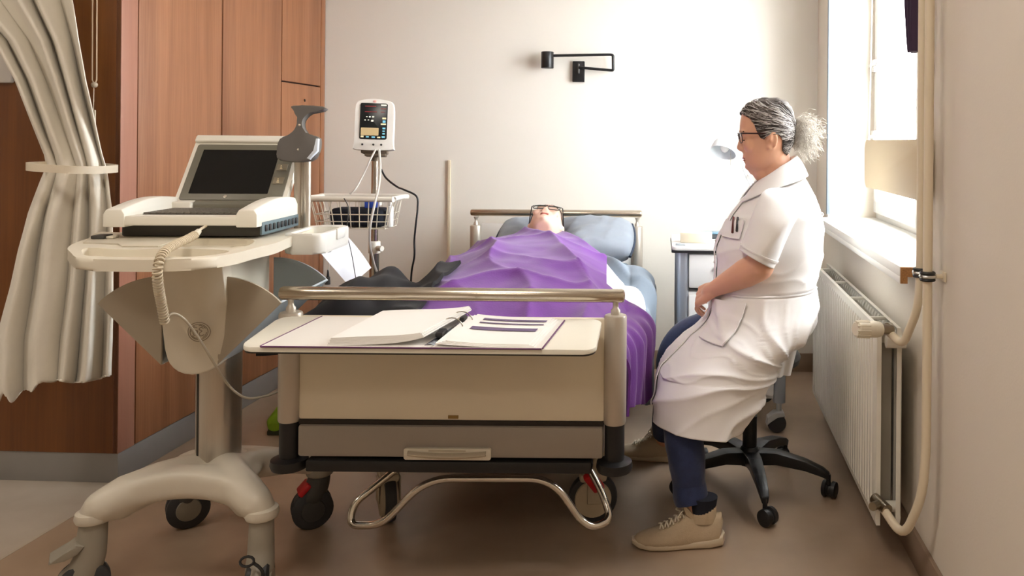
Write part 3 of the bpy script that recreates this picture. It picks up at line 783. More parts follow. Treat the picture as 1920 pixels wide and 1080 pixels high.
# twin post with transducer holder
t = cart
bm = BM(); cyl(bm, K(.124, .262, .94), K(.124, .262, 1.235), .0125, n=20); cyl(bm, K(.152, .262, .94), K(.152, .262, 1.235), .0125, n=20); box(bm, .119, .157, .258, .266, .95, 1.235, 0, 2, CM); box(bm, .105, .162, .245, .285, .91, .955, .006, 2, CM)
post = obj('holder_post', bm, col_m, cart, label='twin silver holder post')
hm = mat('holder_grey', (98, 94, 90), .5, var=.02)
bm = BM()
hp = smooth_path([V((a, b, 0)) for a, b in [(-.055, 0), (.038, 0), (.06, .03), (.062, .075), (.03, .085), (.008, .105), (.006, .135), (.03, .160), (.068, .164), (.07, .178), (-.025, .180), (-.024, .166), (-.012, .150), (-.006, .12), (-.02, .09), (-.06, .07), (-.066, .03)]], 3, True)
HM = CM @ Matrix.Translation((.137, .236, 1.176)) @ Matrix.Rotation(radians(-8), 4, 'X')
prism(bm, [(p.x, p.y) for p in hp], lambda a, b, t: HM @ V((a, t, b)), -.018, .014, .003)
hd = obj('holder', bm, hm, cart, label='dark grey hook shaped holder')
bm = BM(); prism(bm, [(.038, .002), (.062, .03), (.062, .07), (.055, .07), (.05, .03), (.03, .006)], lambda a, b, t: HM @ V((a + .004, t, b)), -.03, -.014, .001)
obj('holder_pad', bm, mat('pad_white', (214, 222, 232), .4), hd, label='pale holder pad')
for z in (.035, .115):
    bm = BM(); sph(bm, HM @ V((-.0, -.0185, z)), (.004, .002, .004)); obj('screw', bm, chrome, hd)

# ------------------------------------------------------------------ the recorder on the cart
ecg = thing('recorder', 'laptop shaped ivory recorder with dark tilted screen on top of the medical cart', 'recorder', K(-.05, .06, .96), CR)
CM_cart = CM; CM = CM @ Matrix.Translation((0, .062, 0))       # the recorder stands towards the back of the worktop
wp = mat('recorder_white', (238, 234, 222), .38, var=.01)
scr_bez = mat('screen_bezel', (112, 108, 94), .4, var=.02)
x0, x1 = -.286, .132
bm = BM(); prism(bm, rrect(x0 + .012, x1 - .004, -.075, .166, .01, 3), kfn(.9603), 0, .036, .003)
obj('base_unit', bm, dark_g, ecg, label='dark lower unit')
bm = BM(); prism(bm, rrect(x0, x1, -.128, .176, .018, 5), kfn(.997), 0, .026, .007, 3); obj('upper_shell', bm, wp, ecg, label='ivory upper shell')
for s, (a, b) in enumerate(((x0 - .004, x0 + .055), (x1 - .055, x1 + .004))):
    bm = BM()
    n = 10; rings = []
    for i in range(n + 1):
        v = i / n; y = -.132 + .30 * v; h = .012 + .034 * sin(pi * (.12 + .6 * v)) ** 1.2
        rings.append([K(q, y, z) for q, z in [(a, .992), (b, .992), (b, 1.018 + h * .5), (b - .008, 1.02 + h), (a + .008, 1.02 + h), (a, 1.018 + h * .5)]])
    loft(bm, rings); bmesh.ops.recalc_face_normals(bm, faces=bm.faces); _bev(bm, list(bm.edges), .003, 2)
    obj('armrest', bm, wp, ecg, label='raised rounded side of the shell')
# connector strip along the right side
bm = BM(); box(bm, x1 - .002, x1 + .006, -.10, .17, .966, 1.004, .003, 2, CM)
side = obj('connector_panel', bm, mat('side_teal', (92, 112, 120), .4), ecg, label='blue grey connector strip')
bm = BM()
for k in range(9): box(bm, x1 + .006, x1 + .010, -.085 + .028 * k, -.07 + .028 * k, .975, .995, .002, 1, CM)
obj('socket_row', bm, blackp, side)
bm = BM(); prism(bm, rrect(x0 + .07, x1 - .07, -.075, .10, .008, 3), kfn(1.0225), 0, .0025)
kb = obj('keyboard', bm, mat('keyboard_dark', (84, 80, 72), .5), ecg, label='dark grey keyboard')
bm = BM()
for r in range(5):
    for c_ in range(14):
        w_ = (x1 - x0 - .15) / 14; xx = x0 + .074 + w_ * c_; yy = -.072 + .034 * r
        box(bm, xx, xx + w_ * .84, yy, yy + .029, 1.025, 1.029, 0, 1, CM)
obj('keys', bm, mat('key_grey', (104, 99, 90), .5), kb)
# screen
SA = radians(35)
SMx = CM @ Matrix.Translation((0, .150, 1.038)) @ Matrix.Rotation(-SA, 4, 'X')
def sf(a, b, t): return SMx @ V((a, t, b))
bm = BM(); prism(bm, rrect(x0 + .040, x1 - .030, 0, .258, .014, 5), sf, 0, .022, .005, 3)
scr = obj('screen', bm, wp, ecg, label='ivory screen housing')
bm = BM(); box(bm, x0 + .040, x1 - .030, -.012, .012, .235, .262, .006, 3, SMx); obj('top_ledge', bm, wp, scr)
bm = BM(); prism(bm, rrect(x0 + .053, x1 - .043, .012, .228, .008, 4), sf, -.0035, .001, .001); bz = obj('bezel', bm, scr_bez, scr, label='taupe screen bezel')
bm = BM(); prism(bm, rrect(x0 + .078, x1 - .092, .035, .205, .002, 2), sf, -.005, -.003); obj('display', bm, mat('black_display', (6, 7, 9), .12), scr, label='black display')
bm = BM(); lathe(bm, [(.0055, 0), (.0055, .0012), (.004, .0016)], SMx @ Matrix.Translation((-.09, -.0036, .024)) @ Matrix.Rotation(radians(90), 4, 'X'), 20); obj('badge', bm, mat('badge_silver', (190, 182, 168), .3, .7), scr, label='small round silver badge')
for kz, zz in enumerate((.178, .137, .085)):
    bm = BM(); box(bm, x1 - .086, x1 - .052, -.0062, -.003, zz - .013, zz + .013, .002, 2, SMx); bt = obj('button', bm, mat('button_taupe', (134, 124, 104), .45), scr)
bm = BM()
for zz, dx in ((.178, -.010), (.178, .008), (.137, -.002), (.085, .0)):
    for q in range(3): box(bm, x1 - .069 + dx - .004, x1 - .069 + dx + .004 - .002 * q, -.0068, -.0062, zz - .008 + .006 * q, zz - .005 + .006 * q, 0, 1, SMx)
obj('symbols', bm, mat('symbol_cream', (232, 216, 176), .5), bz, label='cream button symbols')
bm = BM(); cyl(bm, K(x0 + .115, .142, 1.032), K(x1 - .115, .142, 1.032), .017, n=20); hg = obj('hinge', bm, scr_bez, ecg, label='taupe screen hinge')
for a in (x0 + .05, x1 - .112):
    bm = BM(); box(bm, a, a + .062, .115, .172, 1.018, 1.046, .006, 2, CM); obj('hinge_cover', bm, wp, hg)
CM = CM_cart
# coiled lead
lead = thing('coiled_cable', 'beige coiled cable running from the recorder over the cart worktop and down its front', 'cable', W(372, 437, 2.2))
cb = mat('cable_beige', (206, 192, 166), .5, var=.02)
path = smooth_path([W(366, 440, 2.16), W(352, 448, 2.11), W(328, 459, 2.02), W(306, 475, 1.93), W(296, 500, 1.895), W(296, 530, 1.91), W(302, 566, 1.96), W(309, 604, 2.0)], 40)
L_ = [0]
for a, b in zip(path[:-1], path[1:]): L_.append(L_[-1] + (b - a).length)
fr = frames(path); turns = 48; pts = []
N_ = turns * 12
for i in range(N_ + 1):
    s = L_[-1] * i / N_; k = max(j for j in range(len(L_)) if L_[j] <= s + 1e-9); k = min(k, len(path) - 2)
    f_ = (s - L_[k]) / max(1e-9, L_[k + 1] - L_[k]); p = path[k].lerp(path[k + 1], f_); u, w_, t_ = fr[k]
    a = 2 * pi * turns * i / N_; pts.append(p + u * .0092 * cos(a) + w_ * .0092 * sin(a))
bm = BM(); tube(bm, pts, .0027, 6); obj('coil', bm, cb, lead)
bm = BM(); tube(bm, smooth_path([W(366, 440, 2.16), W(376, 430, 2.22), W(386, 424, 2.30)], 5), .0038, 8); obj('lead_end', bm, cb, lead)
bm = BM(); tube(bm, [W(372, 434, 2.19), W(366, 440, 2.16)], [.008, .0095], 10); obj('connector', bm, mat('connector_ivory', (214, 208, 190), .4), lead, label='ivory connector')
bm = BM(); tube(bm, smooth_path([W(309, 604, 2.0), W(322, 588, 2.01), W(345, 598, 2.04), W(372, 633, 2.08), W(402, 682, 2.12), W(430, 724, 2.18), W(462, 746, 2.24), W(500, 742, 2.3), W(528, 732, 2.38), W(548, 728, 2.5), W(566, 724, 2.62)], 6), .0032, 8)
obj('straight_lead', bm, mat('cable_grey', (186, 176, 156), .5), lead)
# small dark device on the plate
dq = Zp(193, 446, .9592); DM = Matrix.Translation(dq) @ Matrix.Rotation(radians(8), 4, 'Z')
dev = thing('clip_device', 'small dark clip with ivory end lying on the cart cover plate at the left', 'clip', dq)
bm = BM(); box(bm, -.018, .018, -.03, .02, 0, .010, .003, 2, DM); obj('body', bm, dark_g, dev)
bm = BM(); box(bm, .0182, .038, -.022, .012, 0, .007, .002, 2, DM); obj('end', bm, ivory, dev, label='ivory end')

# ------------------------------------------------------------------ vital signs stand behind the bed
SX, SY = -1.287, 3.60
st = thing('monitor_stand', 'chrome pole stand with white wire basket between bed and cupboard', 'stand', (SX, SY, 0))
steel = MATS['satin_steel']
bm = BM(); cyl(bm, (SX, SY, .10), (SX, SY, .78), .021, n=20); cyl(bm, (SX, SY, .76), (SX, SY, 1.150), .0155, n=20); obj('pole', bm, mat('pole_steel', (190, 182, 170), .22, metal=1., var=.02), st, label='polished steel pole')
bm = BM(); cyl(bm, (SX, SY, .735), (SX, SY, .79), .026, n=20, bev=.004); cyl(bm, (SX + .02, SY - .015, .76), (SX + .045, SY - .03, .76), .012, n=14); obj('height_clamp', bm, wp, st, label='white height clamp')
for k in range(5):
    a = 2 * pi * k / 5 + .3
    bm = BM(); limb(bm, [(V((SX, SY, .10)), .022), (V((SX + .22 * cos(a), SY + .22 * sin(a), .07)), .016)], 12)
    lg = obj('leg', bm, wp, st)
    bm = BM(); q = V((SX + .22 * cos(a), SY + .22 * sin(a), .028)); lathe(bm, [(.012, -.011), (.027, -.009), (.028, 0), (.027, .009), (.012, .011)], Matrix.Translation(q) @ Matrix.Rotation(radians(90), 4, 'X'), 20)
    cyl(bm, q + V((0, 0, .0)), q + V((0, 0, .045)), .007); obj('caster', bm, blackp, lg)
# basket
bxa, bxb, bya, byb = SX - .178, SX + .150, SY - .085, SY - .26
zb, zt_ = .872, .998
wirem = mat('wire_white', (222, 214, 196), .4)
bm = BM()
rim = [(bxa, bya - .0), (bxb, bya), (bxb + .012, bya - .03), (bxb + .012, byb + .02), (bxb - .01, byb), (bxa + .01, byb), (bxa - .012, byb + .02), (bxa - .012, bya - .03)]
tube(bm, smooth_path([V((a, b, zt_)) for a, b in rim], 4, True), .0115, 10, True)
bk = obj('basket', bm, wp, st, label='white wire basket')
bm = BM()
sx = lambda x: SX + (x - SX) * .86
for i in range(9):
    x = bxa + (bxb - bxa) * i / 8
    tube(bm, [V((x, byb, zt_)), V((sx(x), byb + .018, zb)), V((sx(x), bya - .01, zb)), V((x, bya, zt_))], .0022, 6)
for i in range(1, 5):
    y = bya + (byb - bya) * i / 5
    tube(bm, [V((bxa - .01, y, zt_)), V((sx(bxa), y, zb)), V((sx(bxb), y, zb)), V((bxb + .01, y, zt_))], .0022, 6)
for z in (.872, .902, .932):
    k = (z - zb) / (zt_ - zb); f_ = .86 + .14 * k
    tube(bm, [V((SX + (a - SX) * f_, b + .018 * (1 - k) * (1 if b < SY - .15 else -1), z)) for a, b in ((bxa, bya), (bxb, bya), (bxb, byb), (bxa, byb))], .0024, 6, True)
obj('wire_grid', bm, wirem, bk)
bm = BM(); box(bm, SX - .03, SX + .03, SY - .095, SY + .03, .95, .99, .005); obj('basket_bracket', bm, wp, st)
# basket contents
bm = BM(); box(bm, SX - .115, SX + .115, SY - .225, SY - .115, .8755, .955, .022, 4)
for k in range(4): box(bm, SX - .10 + .055 * k, SX - .06 + .055 * k, SY - .232, SY - .224, .885, .945, .006)
tag(obj('cuff_pouch', bm, mat('navy_cloth', (20, 26, 40), .85, var=.15), origin=(SX, SY - .17, .8755), ang=70), 'dark navy pouch lying in the wire basket of the pole stand', 'pouch')
bm = BM(); box(bm, SX + .03, SX + .075, SY - .21, SY - .15, .9555, .984, .004)
tag(obj('blue_box', bm, mat('bright_blue', (34, 76, 190), .5), origin=(SX + .05, SY - .18, .9555)), 'small bright blue box on the dark pouch in the basket', 'box')
bm = BM(); cyl(bm, (SX + .137, SY - .20, .8755), (SX + .137, SY - .20, .965), .0135, n=20, bev=.005); cyl(bm, (SX + .137, SY - .20, .965), (SX + .137, SY - .20, .985), .008, n=14)
tag(obj('bottle', bm, white_paint, origin=(SX + .135, SY - .20, .8755)), 'small white bottle at the right end of the wire basket', 'bottle')
# monitor
mo = thing('vital_signs_monitor', 'white vital signs monitor with dark display on top of the pole stand', 'monitor', (SX, SY - .02, 1.151))
MM = Matrix.Translation((SX, SY, 1.196)) @ Matrix.Rotation(radians(13), 4, 'Z') @ Matrix.Rotation(radians(-5), 4, 'X') @ Matrix.Rotation(radians(1.0), 4, 'Y')
def mf(a, b, t): return MM @ V((a, t, b))
hw = .079
outl = smooth_path([V((a, b, 0)) for a, b in [(-hw + .006, .0), (hw - .006, .0), (hw, .02), (hw + .002, .12), (hw - .001, .20), (hw - .018, .217), (0, .226), (-hw + .018, .217), (-hw + .001, .20), (-hw - .002, .12), (-hw, .02)]], 3, True)
bm = BM(); prism(bm, [(p.x, p.y) for p in outl], mf, -.075, .0, .008, 3); mh = obj('housing', bm, mat('monitor_white', (236, 232, 224), .4), mo)
bm = BM(); prism(bm, rrect(-.060, .055, .045, .206, .008, 4), mf, -.0775, -.074, .001); mp_ = obj('front_panel', bm, mat('panel_dark', (18, 26, 30), .25), mo, label='dark front panel')
bm = BM(); prism(bm, rrect(-.054, .020, .062, .096, .002, 2), mf, -.079, -.077); obj('paper_window', bm, mat('parchment', (210, 186, 138), .6), mp_, label='tan paper window')
bm = BM(); box(bm, -.0075, .0075, -.078, -.072, .208, .219, .003, 2, MM); obj('alarm_light', bm, mat('alarm_pink', (240, 178, 168), .4), mo, label='pink alarm light')
def marks(name, rects, m, lab):
    bm = BM()
    for a, b, c, d in rects: box(bm, a, b, -.0792, -.0775, c, d, 0, 1, MM)
    obj(name, bm, m, mp_, label=lab)
marks('red_readout', [(-.040, .006, .190, .193), (-.040, .010, .166, .1685), (.026, .050, .181, .183), (.026, .044, .166, .168)], mat('red_readout', (150, 44, 44), .4, emit=.3), 'dim red readouts')
marks('white_readout', [(-.034, -.028, .143, .146), (-.022, -.015, .142, .147), (-.009, -.001, .142, .148), (-.041, -.035, .128, .132), (-.027, -.021, .129, .132), (-.013, -.003, .123, .131), (.027, .050, .195, .201)], mat('white_readout', (226, 222, 206), .4, emit=.5), 'pale readouts')
marks('blue_symbol', [(.036, .048, .120, .130), (.036, .048, .091, .098), (.036, .046, .080, .085), (.036, .046, .068, .073), (.034, .047, .053, .060), (-.008, .006, .052, .058), (-.032, -.020, .053, .059)], mat('cyan_symbol', (120, 192, 214), .4, emit=.4), 'pale blue symbols')
marks('white_symbol', [(-.054, -.042, .053, .060), (.015, .028, .051, .057), (.034, .050, .135, .143), (.028, .050, .110, .1165)], mat('cream_symbol', (222, 210, 170), .4, emit=.3), 'cream symbols')
bm = BM()
for x in (-.046, 0, .033): cyl(bm, MM @ V((x, -.079, .022)), MM @ V((x, -.07, .022)), .0045, n=14)
obj('socket', bm, blackp, mh, label='round sockets')
bm = BM(); box(bm, -.055, .055, -.05, .03, -.014, .002, .004, 2, MM); box(bm, -.04, .048, -.045, .025, -.027, -.013, .004, 2, MM); cyl(bm, (SX, SY, 1.151), (SX, SY, 1.18), .02, n=18)
obj('mount', bm, mat('mount_brown', (110, 96, 80), .5, .4), mo, label='brown metal mount')
# hoses and leads
def cable(label, pts, r, m, k=7, cat='cable'):
    bm = BM(); tube(bm, smooth_path(pts, k), r, 8)
    return tag(obj('hose' if 'hose' in label else 'cable', bm, m, origin=pts[-1]), label, cat)
hose_m = mat('hose_grey', (206, 202, 194), .45)
cable('pale grey hose looping from monitor to the left of the basket', [W(704, 281, 3.50), W(694, 300, 3.45), W(684, 322, 3.44), W(668, 352, 3.38), W(656, 364, 3.37)], .004, hose_m)
cable('pale hose hanging from monitor in front of basket and pole', [W(711, 281, 3.50), W(713, 315, 3.44), W(710, 350, 3.33), W(702, 385, 3.28), W(694, 425, 3.28), W(694, 460, 3.34), W(700, 490, 3.42), W(706, 508, 3.46)], .0052, hose_m)
cable('black mains cable curving from pole to the basket', [W(715, 318, 3.58), W(724, 334, 3.53), W(744, 350, 3.48), W(758, 356, 3.44), W(781, 368, 3.44), W(783, 390, 3.44), W(780, 418, 3.44), W(777, 450, 3.46), W(777, 480, 3.46), W(772, 508, 3.5), W(770, 540, 3.5)], .0042, blackp)
cable('thin grey lead hanging from the left basket end with dark plug', [W(623, 372, 3.36), W(617, 400, 3.36), W(622, 430, 3.38), W(618, 470, 3.40), W(616, 505, 3.40), W(615, 520, 3.40)], .0022, hose_m)
pg = thing('plug', 'dark cylindrical plug hanging on a thin lead left of the paper sheet', 'plug', W(615, 530, 3.40))
bm = BM(); a, b = W(615, 519, 3.40), W(614, 533, 3.40); cyl(bm, a, b, .0085, .012, 16); obj('body', bm, dark_g, pg)
bm = BM(); cyl(bm, a + V((0, 0, .03)), a, .003, .006, 10); obj('strain_relief', bm, blackp, pg)
bm = BM(); tube(bm, smooth_path([W(645, 372, 3.30), W(653, 388, 3.27), W(652, 412, 3.26), W(648, 437, 3.26)], 5), .0022, 6); a = W(648, 436, 3.29)
tag(obj('cable', bm, dark_g, origin=a), 'dark looped lead hanging over the left front of the basket', 'cable')
# sheet of paper hanging below the basket
sheet = [W(597, 470, 3.17), W(646, 437, 3.27), W(696, 502, 3.36), W(655, 537, 3.26)]
bm = BM()
def pfn(u, v):
    p = sheet[0].lerp(sheet[1], u).lerp(sheet[3].lerp(sheet[2], u), v)
    return p + V((0, .012 * sin(pi * v) * u, 0))
grid(bm, pfn, 12, 12, .001)
ps = tag(obj('paper_sheet', bm, mat('paper_bright', (240, 241, 246), .35), origin=sheet[1]), 'white paper sheet hanging askew below the wire basket', 'paper')
bm = BM(); tube(bm, smooth_path([W(648, 437, 3.25), W(653, 450, 3.25), W(660, 480, 3.25), W(668, 528, 3.25)], 5), .0016, 6)
tag(obj('cable', bm, hose_m, origin=W(648, 437, 3.283)), 'thin dark lead crossing in front of the hanging paper sheet', 'cable').data.materials[0] = dark_g

# ------------------------------------------------------------------ curtain at the left
cur = thing('curtain', 'off white curtain gathered by a tieback in front of the brown panel', 'curtain', W(120, 760, 2.66))
cur_m = mat('curtain_cloth', (236, 230, 217), .9, var=.015, scale=30, sheen=.25, bump=.1, bscale=260)
rows = [(-240, -230, 105), (-120, -165, 122), (0, -92, 140), (75, -14, 150), (150, 28, 163), (230, 60, 181), (290, 84, 194), (312, 88, 199), (340, 76, 205), (400, 52, 213), (470, 32, 216), (540, 18, 214), (640, -8, 213), (700, -14, 211), (735, -16, 208), (760, -18, 206)]
nr = len(rows) - 1
def crow(v):
    t = v * nr; i = min(int(t), nr - 1); f_ = t - i
    return tuple(rows[i][k] * (1 - f_) + rows[i + 1][k] * f_ for k in range(3))
def cfn(u, v):
    y, a, b = crow(v)
    tight = math.exp(-((y - 312) / 90) ** 2)
    ph = 2 * pi * 4.6 * u + 1.5 * sin(v * 4 + 3 * u) + 2.0 * nz(u * 2.6, v * 1.6) + .5 * sin(u * 17 + 2)
    amp = (.046 + .022 * nz(u * 3.3, v * 2, 5)) * (1 - .45 * tight)
    if y > 690:
        y = min(y, 712 + 46 * (1 - sstep(.1, .62, u)) * (.75 + .25 * sin(u * 40)) + 8 * sin(u * 11) * u)
    wp_ = abs(sin(ph * .5)) ** 1.0
    d = 2.66 + amp * (1 - 2 * wp_) + .012 * nz(u * 9, v * 6, 4) + .05 * tight * (2 * u - 1) ** 2 - .0
    x = a + (b - a) * (u + .018 * sin(ph + 1) * (1 - tight * .4)) + 3 * nz(u * 4, v * 7, 8)
    return W(x, y, d)
bm = BM(); grid(bm, cfn, 170, 110, .003)
obj('drape', bm, cur_m, cur, ang=80)
bm = BM()
tl, tr = W(50, 311, 2.6), W(178, 319, 2.6); cxx = (tl + tr) / 2; ax = (tr - tl) / 2
for k in range(1):
    ring_o = []; 
    n = 48
    prof = [(-.004, -.0125), (.004, -.0125), (.004, .0125), (-.004, .0125)]
    rings = []
    for i in range(n):
        t = 2 * pi * i / n
        c = cos(t); s_ = sin(t); cs = math.copysign(abs(c) ** .6, c); sn = math.copysign(abs(s_) ** .8, s_)
        ctr = cxx + V((0, .055, 0)) + ax * cs + V((0, .105 * sn, 0))
        nrm = V((c * .6, s_, 0)).normalized()
        rings.append([ctr + nrm * a + V((0, 0, b)) for a, b in prof])
    vr = loft(bm, rings, False, False)
    for i in range(4): bm.faces.new((vr[-1][i], vr[-1][(i + 1) % 4], vr[0][(i + 1) % 4], vr[0][i]))
obj('tieback', bm, mat('tieback_ivory', (226, 214, 192), .6), cur, ang=50, label='ivory tieback band')
# ================================================================== PEOPLE
skin_w = mat('skin_tan', (226, 172, 142), .45, var=.06, scale=9, sub=.06, bump=.04, bscale=240)
skin_p = mat('skin_light', (228, 186, 166), .5, var=.04, scale=9, sub=.06, bump=.03, bscale=240)
lip_m = mat('lip_rose', (168, 92, 84), .45)
S1 = 535.7
# profile table: row (pixel y) -> front, back, half width; pixels about (1437, 253)
HEAD = [(187, 1428, 1456, .022), (190, 1417, 1466, .040), (195, 1405, 1474, .053), (205, 1395, 1481, .065), (215, 1390, 1484, .071), (228, 1387.5, 1486, .0755), (240, 1386.5, 1486, .077),
        (248, 1386.5, 1485.5, .077), (254, 1388.5, 1485, .0765), (260, 1390.5, 1483.5, .0755), (268, 1391.5, 1481, .0745), (276, 1392.0, 1478, .073), (284, 1393, 1475, .071), (291, 1394, 1472, .068), (298, 1395, 1470, .0645),
        (304, 1396.5, 1467, .0605), (309, 1398, 1463, .056), (313, 1400, 1458, .051), (317, 1404, 1450, .043), (320, 1410, 1440, .030)]
def hl(px, py, y=0.): return V(((px - 1437) / S1, y, -(py - 253) / S1))
def head_row(py):
    for a, b in zip(HEAD[:-1], HEAD[1:]):
        if a[0] <= py <= b[0]:
            t = (py - a[0]) / (b[0] - a[0]); return tuple(a[i] + (b[i] - a[i]) * t for i in range(4))
    return HEAD[0] if py < HEAD[0][0] else HEAD[-1]
def head_pt(th, py, off=0.):                    # th: 0 = face, pi = back of the head
    _, f, b, w_ = head_row(py)
    xf, xb = (f - 1437) / S1, (b - 1437) / S1
    xc = xf * .42 + xb * .58
    c, s = cos(th), sin(th)
    ex = 2.25
    cc = math.copysign(abs(c) ** (2 / ex), c); ss = math.copysign(abs(s) ** (2 / ex), s)
    a = (xc - xf) if c > 0 else (xb - xc)
    p = V((xc - a * cc, w_ * ss, -(py - 253) / S1))
    if off:
        n = V((-c / max(a, .03), s / max(w_, .03), 0)); n = n.normalized()
        n = (n + V((0, 0, max(0, (215 - py) / 28)))).normalized(); p += n * off
    return p
def add_head(bm, M, lipz=0):
    rings = []
    n = 40
    for py, *_ in HEAD: rings.append([M @ head_pt(2 * pi * k / n, py) for k in range(n)])
    loft(bm, rings)
    def blob(px, py, y, r, Q=None): sph(bm, M @ hl(px, py, y), r, M.to_3x3().to_4x4() @ (Q or Matrix.Identity(4)), 16, 10)
    # nose
    limb(bm, [(M @ hl(1391.5, 256), .0075), (M @ hl(1388.3, 268), .0088), (M @ hl(1386.5, 277.5), .0105)], 12)
    blob(1388.2, 279, 0, (.0125, .0105, .0095))
    for s in (-1, 1):
        blob(1391, 281, s * .0115, (.0095, .0075, .0075))
        blob(1391.5, 247, s * .028, (.010, .024, .007))      # brow
        blob(1401, 271, s * .040, (.018, .024, .026))        # cheek
        blob(1393.8, 262.5, s * .030, (.0085, .0135, .0078)) # eyelids
        # ear
        Q = Matrix.Rotation(radians(-14), 4, 'Y') @ Matrix.Rotation(radians(18 * s), 4, 'Z')
        blob(1440, 264, s * .0775, (.016, .0065, .029), Q)
        limb(bm, [(M @ hl(1444 + 7 * cos(t) * .9, 262 - 13 * sin(t), s * .086), .0042) for t in [radians(a) for a in range(-60, 200, 20)]], 8)
        blob(1437.5, 276, s * .080, (.008, .005, .009))
    blob(1396, 295, 0, (.007, .020, .0058)); blob(1398, 302.3, 0, (.007, .018, .0062)); blob(1404, 313, 0, (.013, .019, .012))
def add_lips(M, parent):
    bm = BM()
    for py, px, h in ((297.0, 1393.4, .0032), (300.8, 1395.0, .0036)): sph(bm, M @ hl(px + 1.2, py), (.005, .020, h), M.to_3x3().to_4x4())
    o = obj('lips', bm, lip_m, parent, label='closed lips')
def add_eyes(M, parent, closed=False):
    for s in (-1, 1):
        bm = BM()
        limb(bm, [(M @ hl(1391.6 + 2.5 * (abs(k) / 3) ** 2 + .4 * 0, 263.2 + .5 * abs(k) / 3, s * .032 + k * .0046), .0024) for k in range(-3, 4)], 6)
        obj('eyelash', bm, mat('lash_dark', (44, 30, 26), .6), parent, label='dark lash line of lowered eye')
        bm = BM(); limb(bm, [(M @ hl(1388.0 + 3.5 * (abs(k) / 3) ** 2, 246.5 + .8 * k / 3 * 1, s * .030 + s * k * .0062), .0022) for k in range(-3, 4)], 6)
        obj('eyebrow', bm, mat('brow_brown', (104, 78, 64), .8), parent)
def add_glasses(M, parent, m, ear=(1442, 251), front=1384.5, top=250.5, hgt=18., wdt=.027, thick=.0014, barthick=.0024):
    bm = BM()
    for s in (-1, 1):
        c = []
        for a, b in rrect(-wdt, wdt, 0, hgt, .3, 1) if False else [(wdt * math.copysign(abs(cos(t)) ** .6, cos(t)), hgt / 2 + hgt / 2 * math.copysign(abs(sin(t)) ** .6, sin(t))) for t in [2 * pi * i / 28 for i in range(28)]]:
            c.append(M @ hl(front + .9 * (abs(a) / wdt) * 1.2 + 1.6 * ((a + wdt * s) / (2 * wdt * s) if s else 0) + .12 * (b), top + b, s * (wdt + .0065) + a))
        tube(bm, c, thick, 8, True)
        tube(bm, [M @ hl(front + 2.6, top, s * (2 * wdt + .0055)), M @ hl(front + 5, top + .1, s * .0735), M @ hl(1415, top + .3, s * .0805), M @ hl(ear[0], ear[1], s * .0835), M @ hl(ear[0] + 7, ear[1] + 9, s * .081)], barthick, 8)
        tube(bm, [M @ hl(front + .2, top + .3, s * .007), M @ hl(front + 1.2, top - .1, s * .03), M @ hl(front + 2.6, top + .1, s * .06)], barthick * .9, 8)
    tube(bm, [M @ hl(front, top + 5, -.007), M @ hl(front - 1, top + 3.2, 0), M @ hl(front, top + 5, .007)], thick, 8)
    gl = obj('glasses', bm, m, parent, label='dark framed spectacles')
    bm = BM()
    for s in (-1, 1):
        r0 = [(wdt * .96 * math.copysign(abs(cos(t)) ** .6, cos(t)), hgt / 2 + hgt / 2 * .96 * math.copysign(abs(sin(t)) ** .6, sin(t))) for t in [2 * pi * i / 28 for i in range(28)]]
        f_ = lambda a, b, t: M @ hl(front + t + 1.08 * (abs(a) / wdt) + 1.6 * ((a + wdt * s) / (2 * wdt * s)) + .12 * b, top + b, s * (wdt + .0065) + a)
        prism(bm, r0, f_, 0, .8)
    obj('lenses', bm, glass_mat('lens_glass', (250, 252, 252), .05), gl, label='clear lenses')
def finger(bm, base, f, n, l, seg, curls, r):
    p = base; a = 0; pts = [(p, r)]
    for k, (L, c) in enumerate(zip(seg, curls)):
        a += c; d = f * cos(a) - n * sin(a)
        p = p + d * L; pts.append((p, r * (1 - .09 * (k + 1))))
    limb(bm, pts, 10); return pts
def hand(bm, wrist, f, n, curls, k=1., spread=.0, thumb=(.75, .55, -.25), swap=1):
    f = f.normalized(); n = (n - f * n.dot(f)).normalized(); l = f.cross(n).normalized() * swap       # l points to the thumb side
    limb(bm, [(wrist, .026 * k), (wrist + f * .03 * k, .027 * k)], 14)
    for i in range(4):
        o = (.030 - .0205 * i) * k
        limb(bm, [(wrist + l * o * .5 + f * .012 * k, .0155 * k), (wrist + l * o * .9 + f * .05 * k + n * .002, .0138 * k), (wrist + l * o + f * (.086 - .004 * abs(i - 1)) * k + n * .004, .0112 * k)], 12)
    tips = []
    for i, (L, r) in enumerate(((.040, .0088), (.044, .0090), (.041, .0086), (.033, .0078))):
        o = (.031 - .0210 * i) * k
        c = curls[i] if isinstance(curls[0], (tuple, list)) else curls
        fd = (f + l * spread * (1.5 - i)).normalized()
        tips.append(finger(bm, wrist + l * o + f * (.088 - .004 * abs(i - 1)) * k + n * .003, fd, n, l, (L * k, L * .62 * k, L * .52 * k), c, r * k))
    td = (f * thumb[0] + l * thumb[1] + n * thumb[2]).normalized()
    b = wrist + f * .022 * k + l * .022 * k - n * .006
    td2 = (f * .95 + l * .12 + n * thumb[2]).normalized()
    limb(bm, [(b, .0145 * k), (b + td * .040 * k, .0122 * k), (b + td * .040 * k + td2 * .030 * k, .0098 * k), (b + td * .040 * k + td2 * .054 * k, .0082 * k)], 12)
    return tips

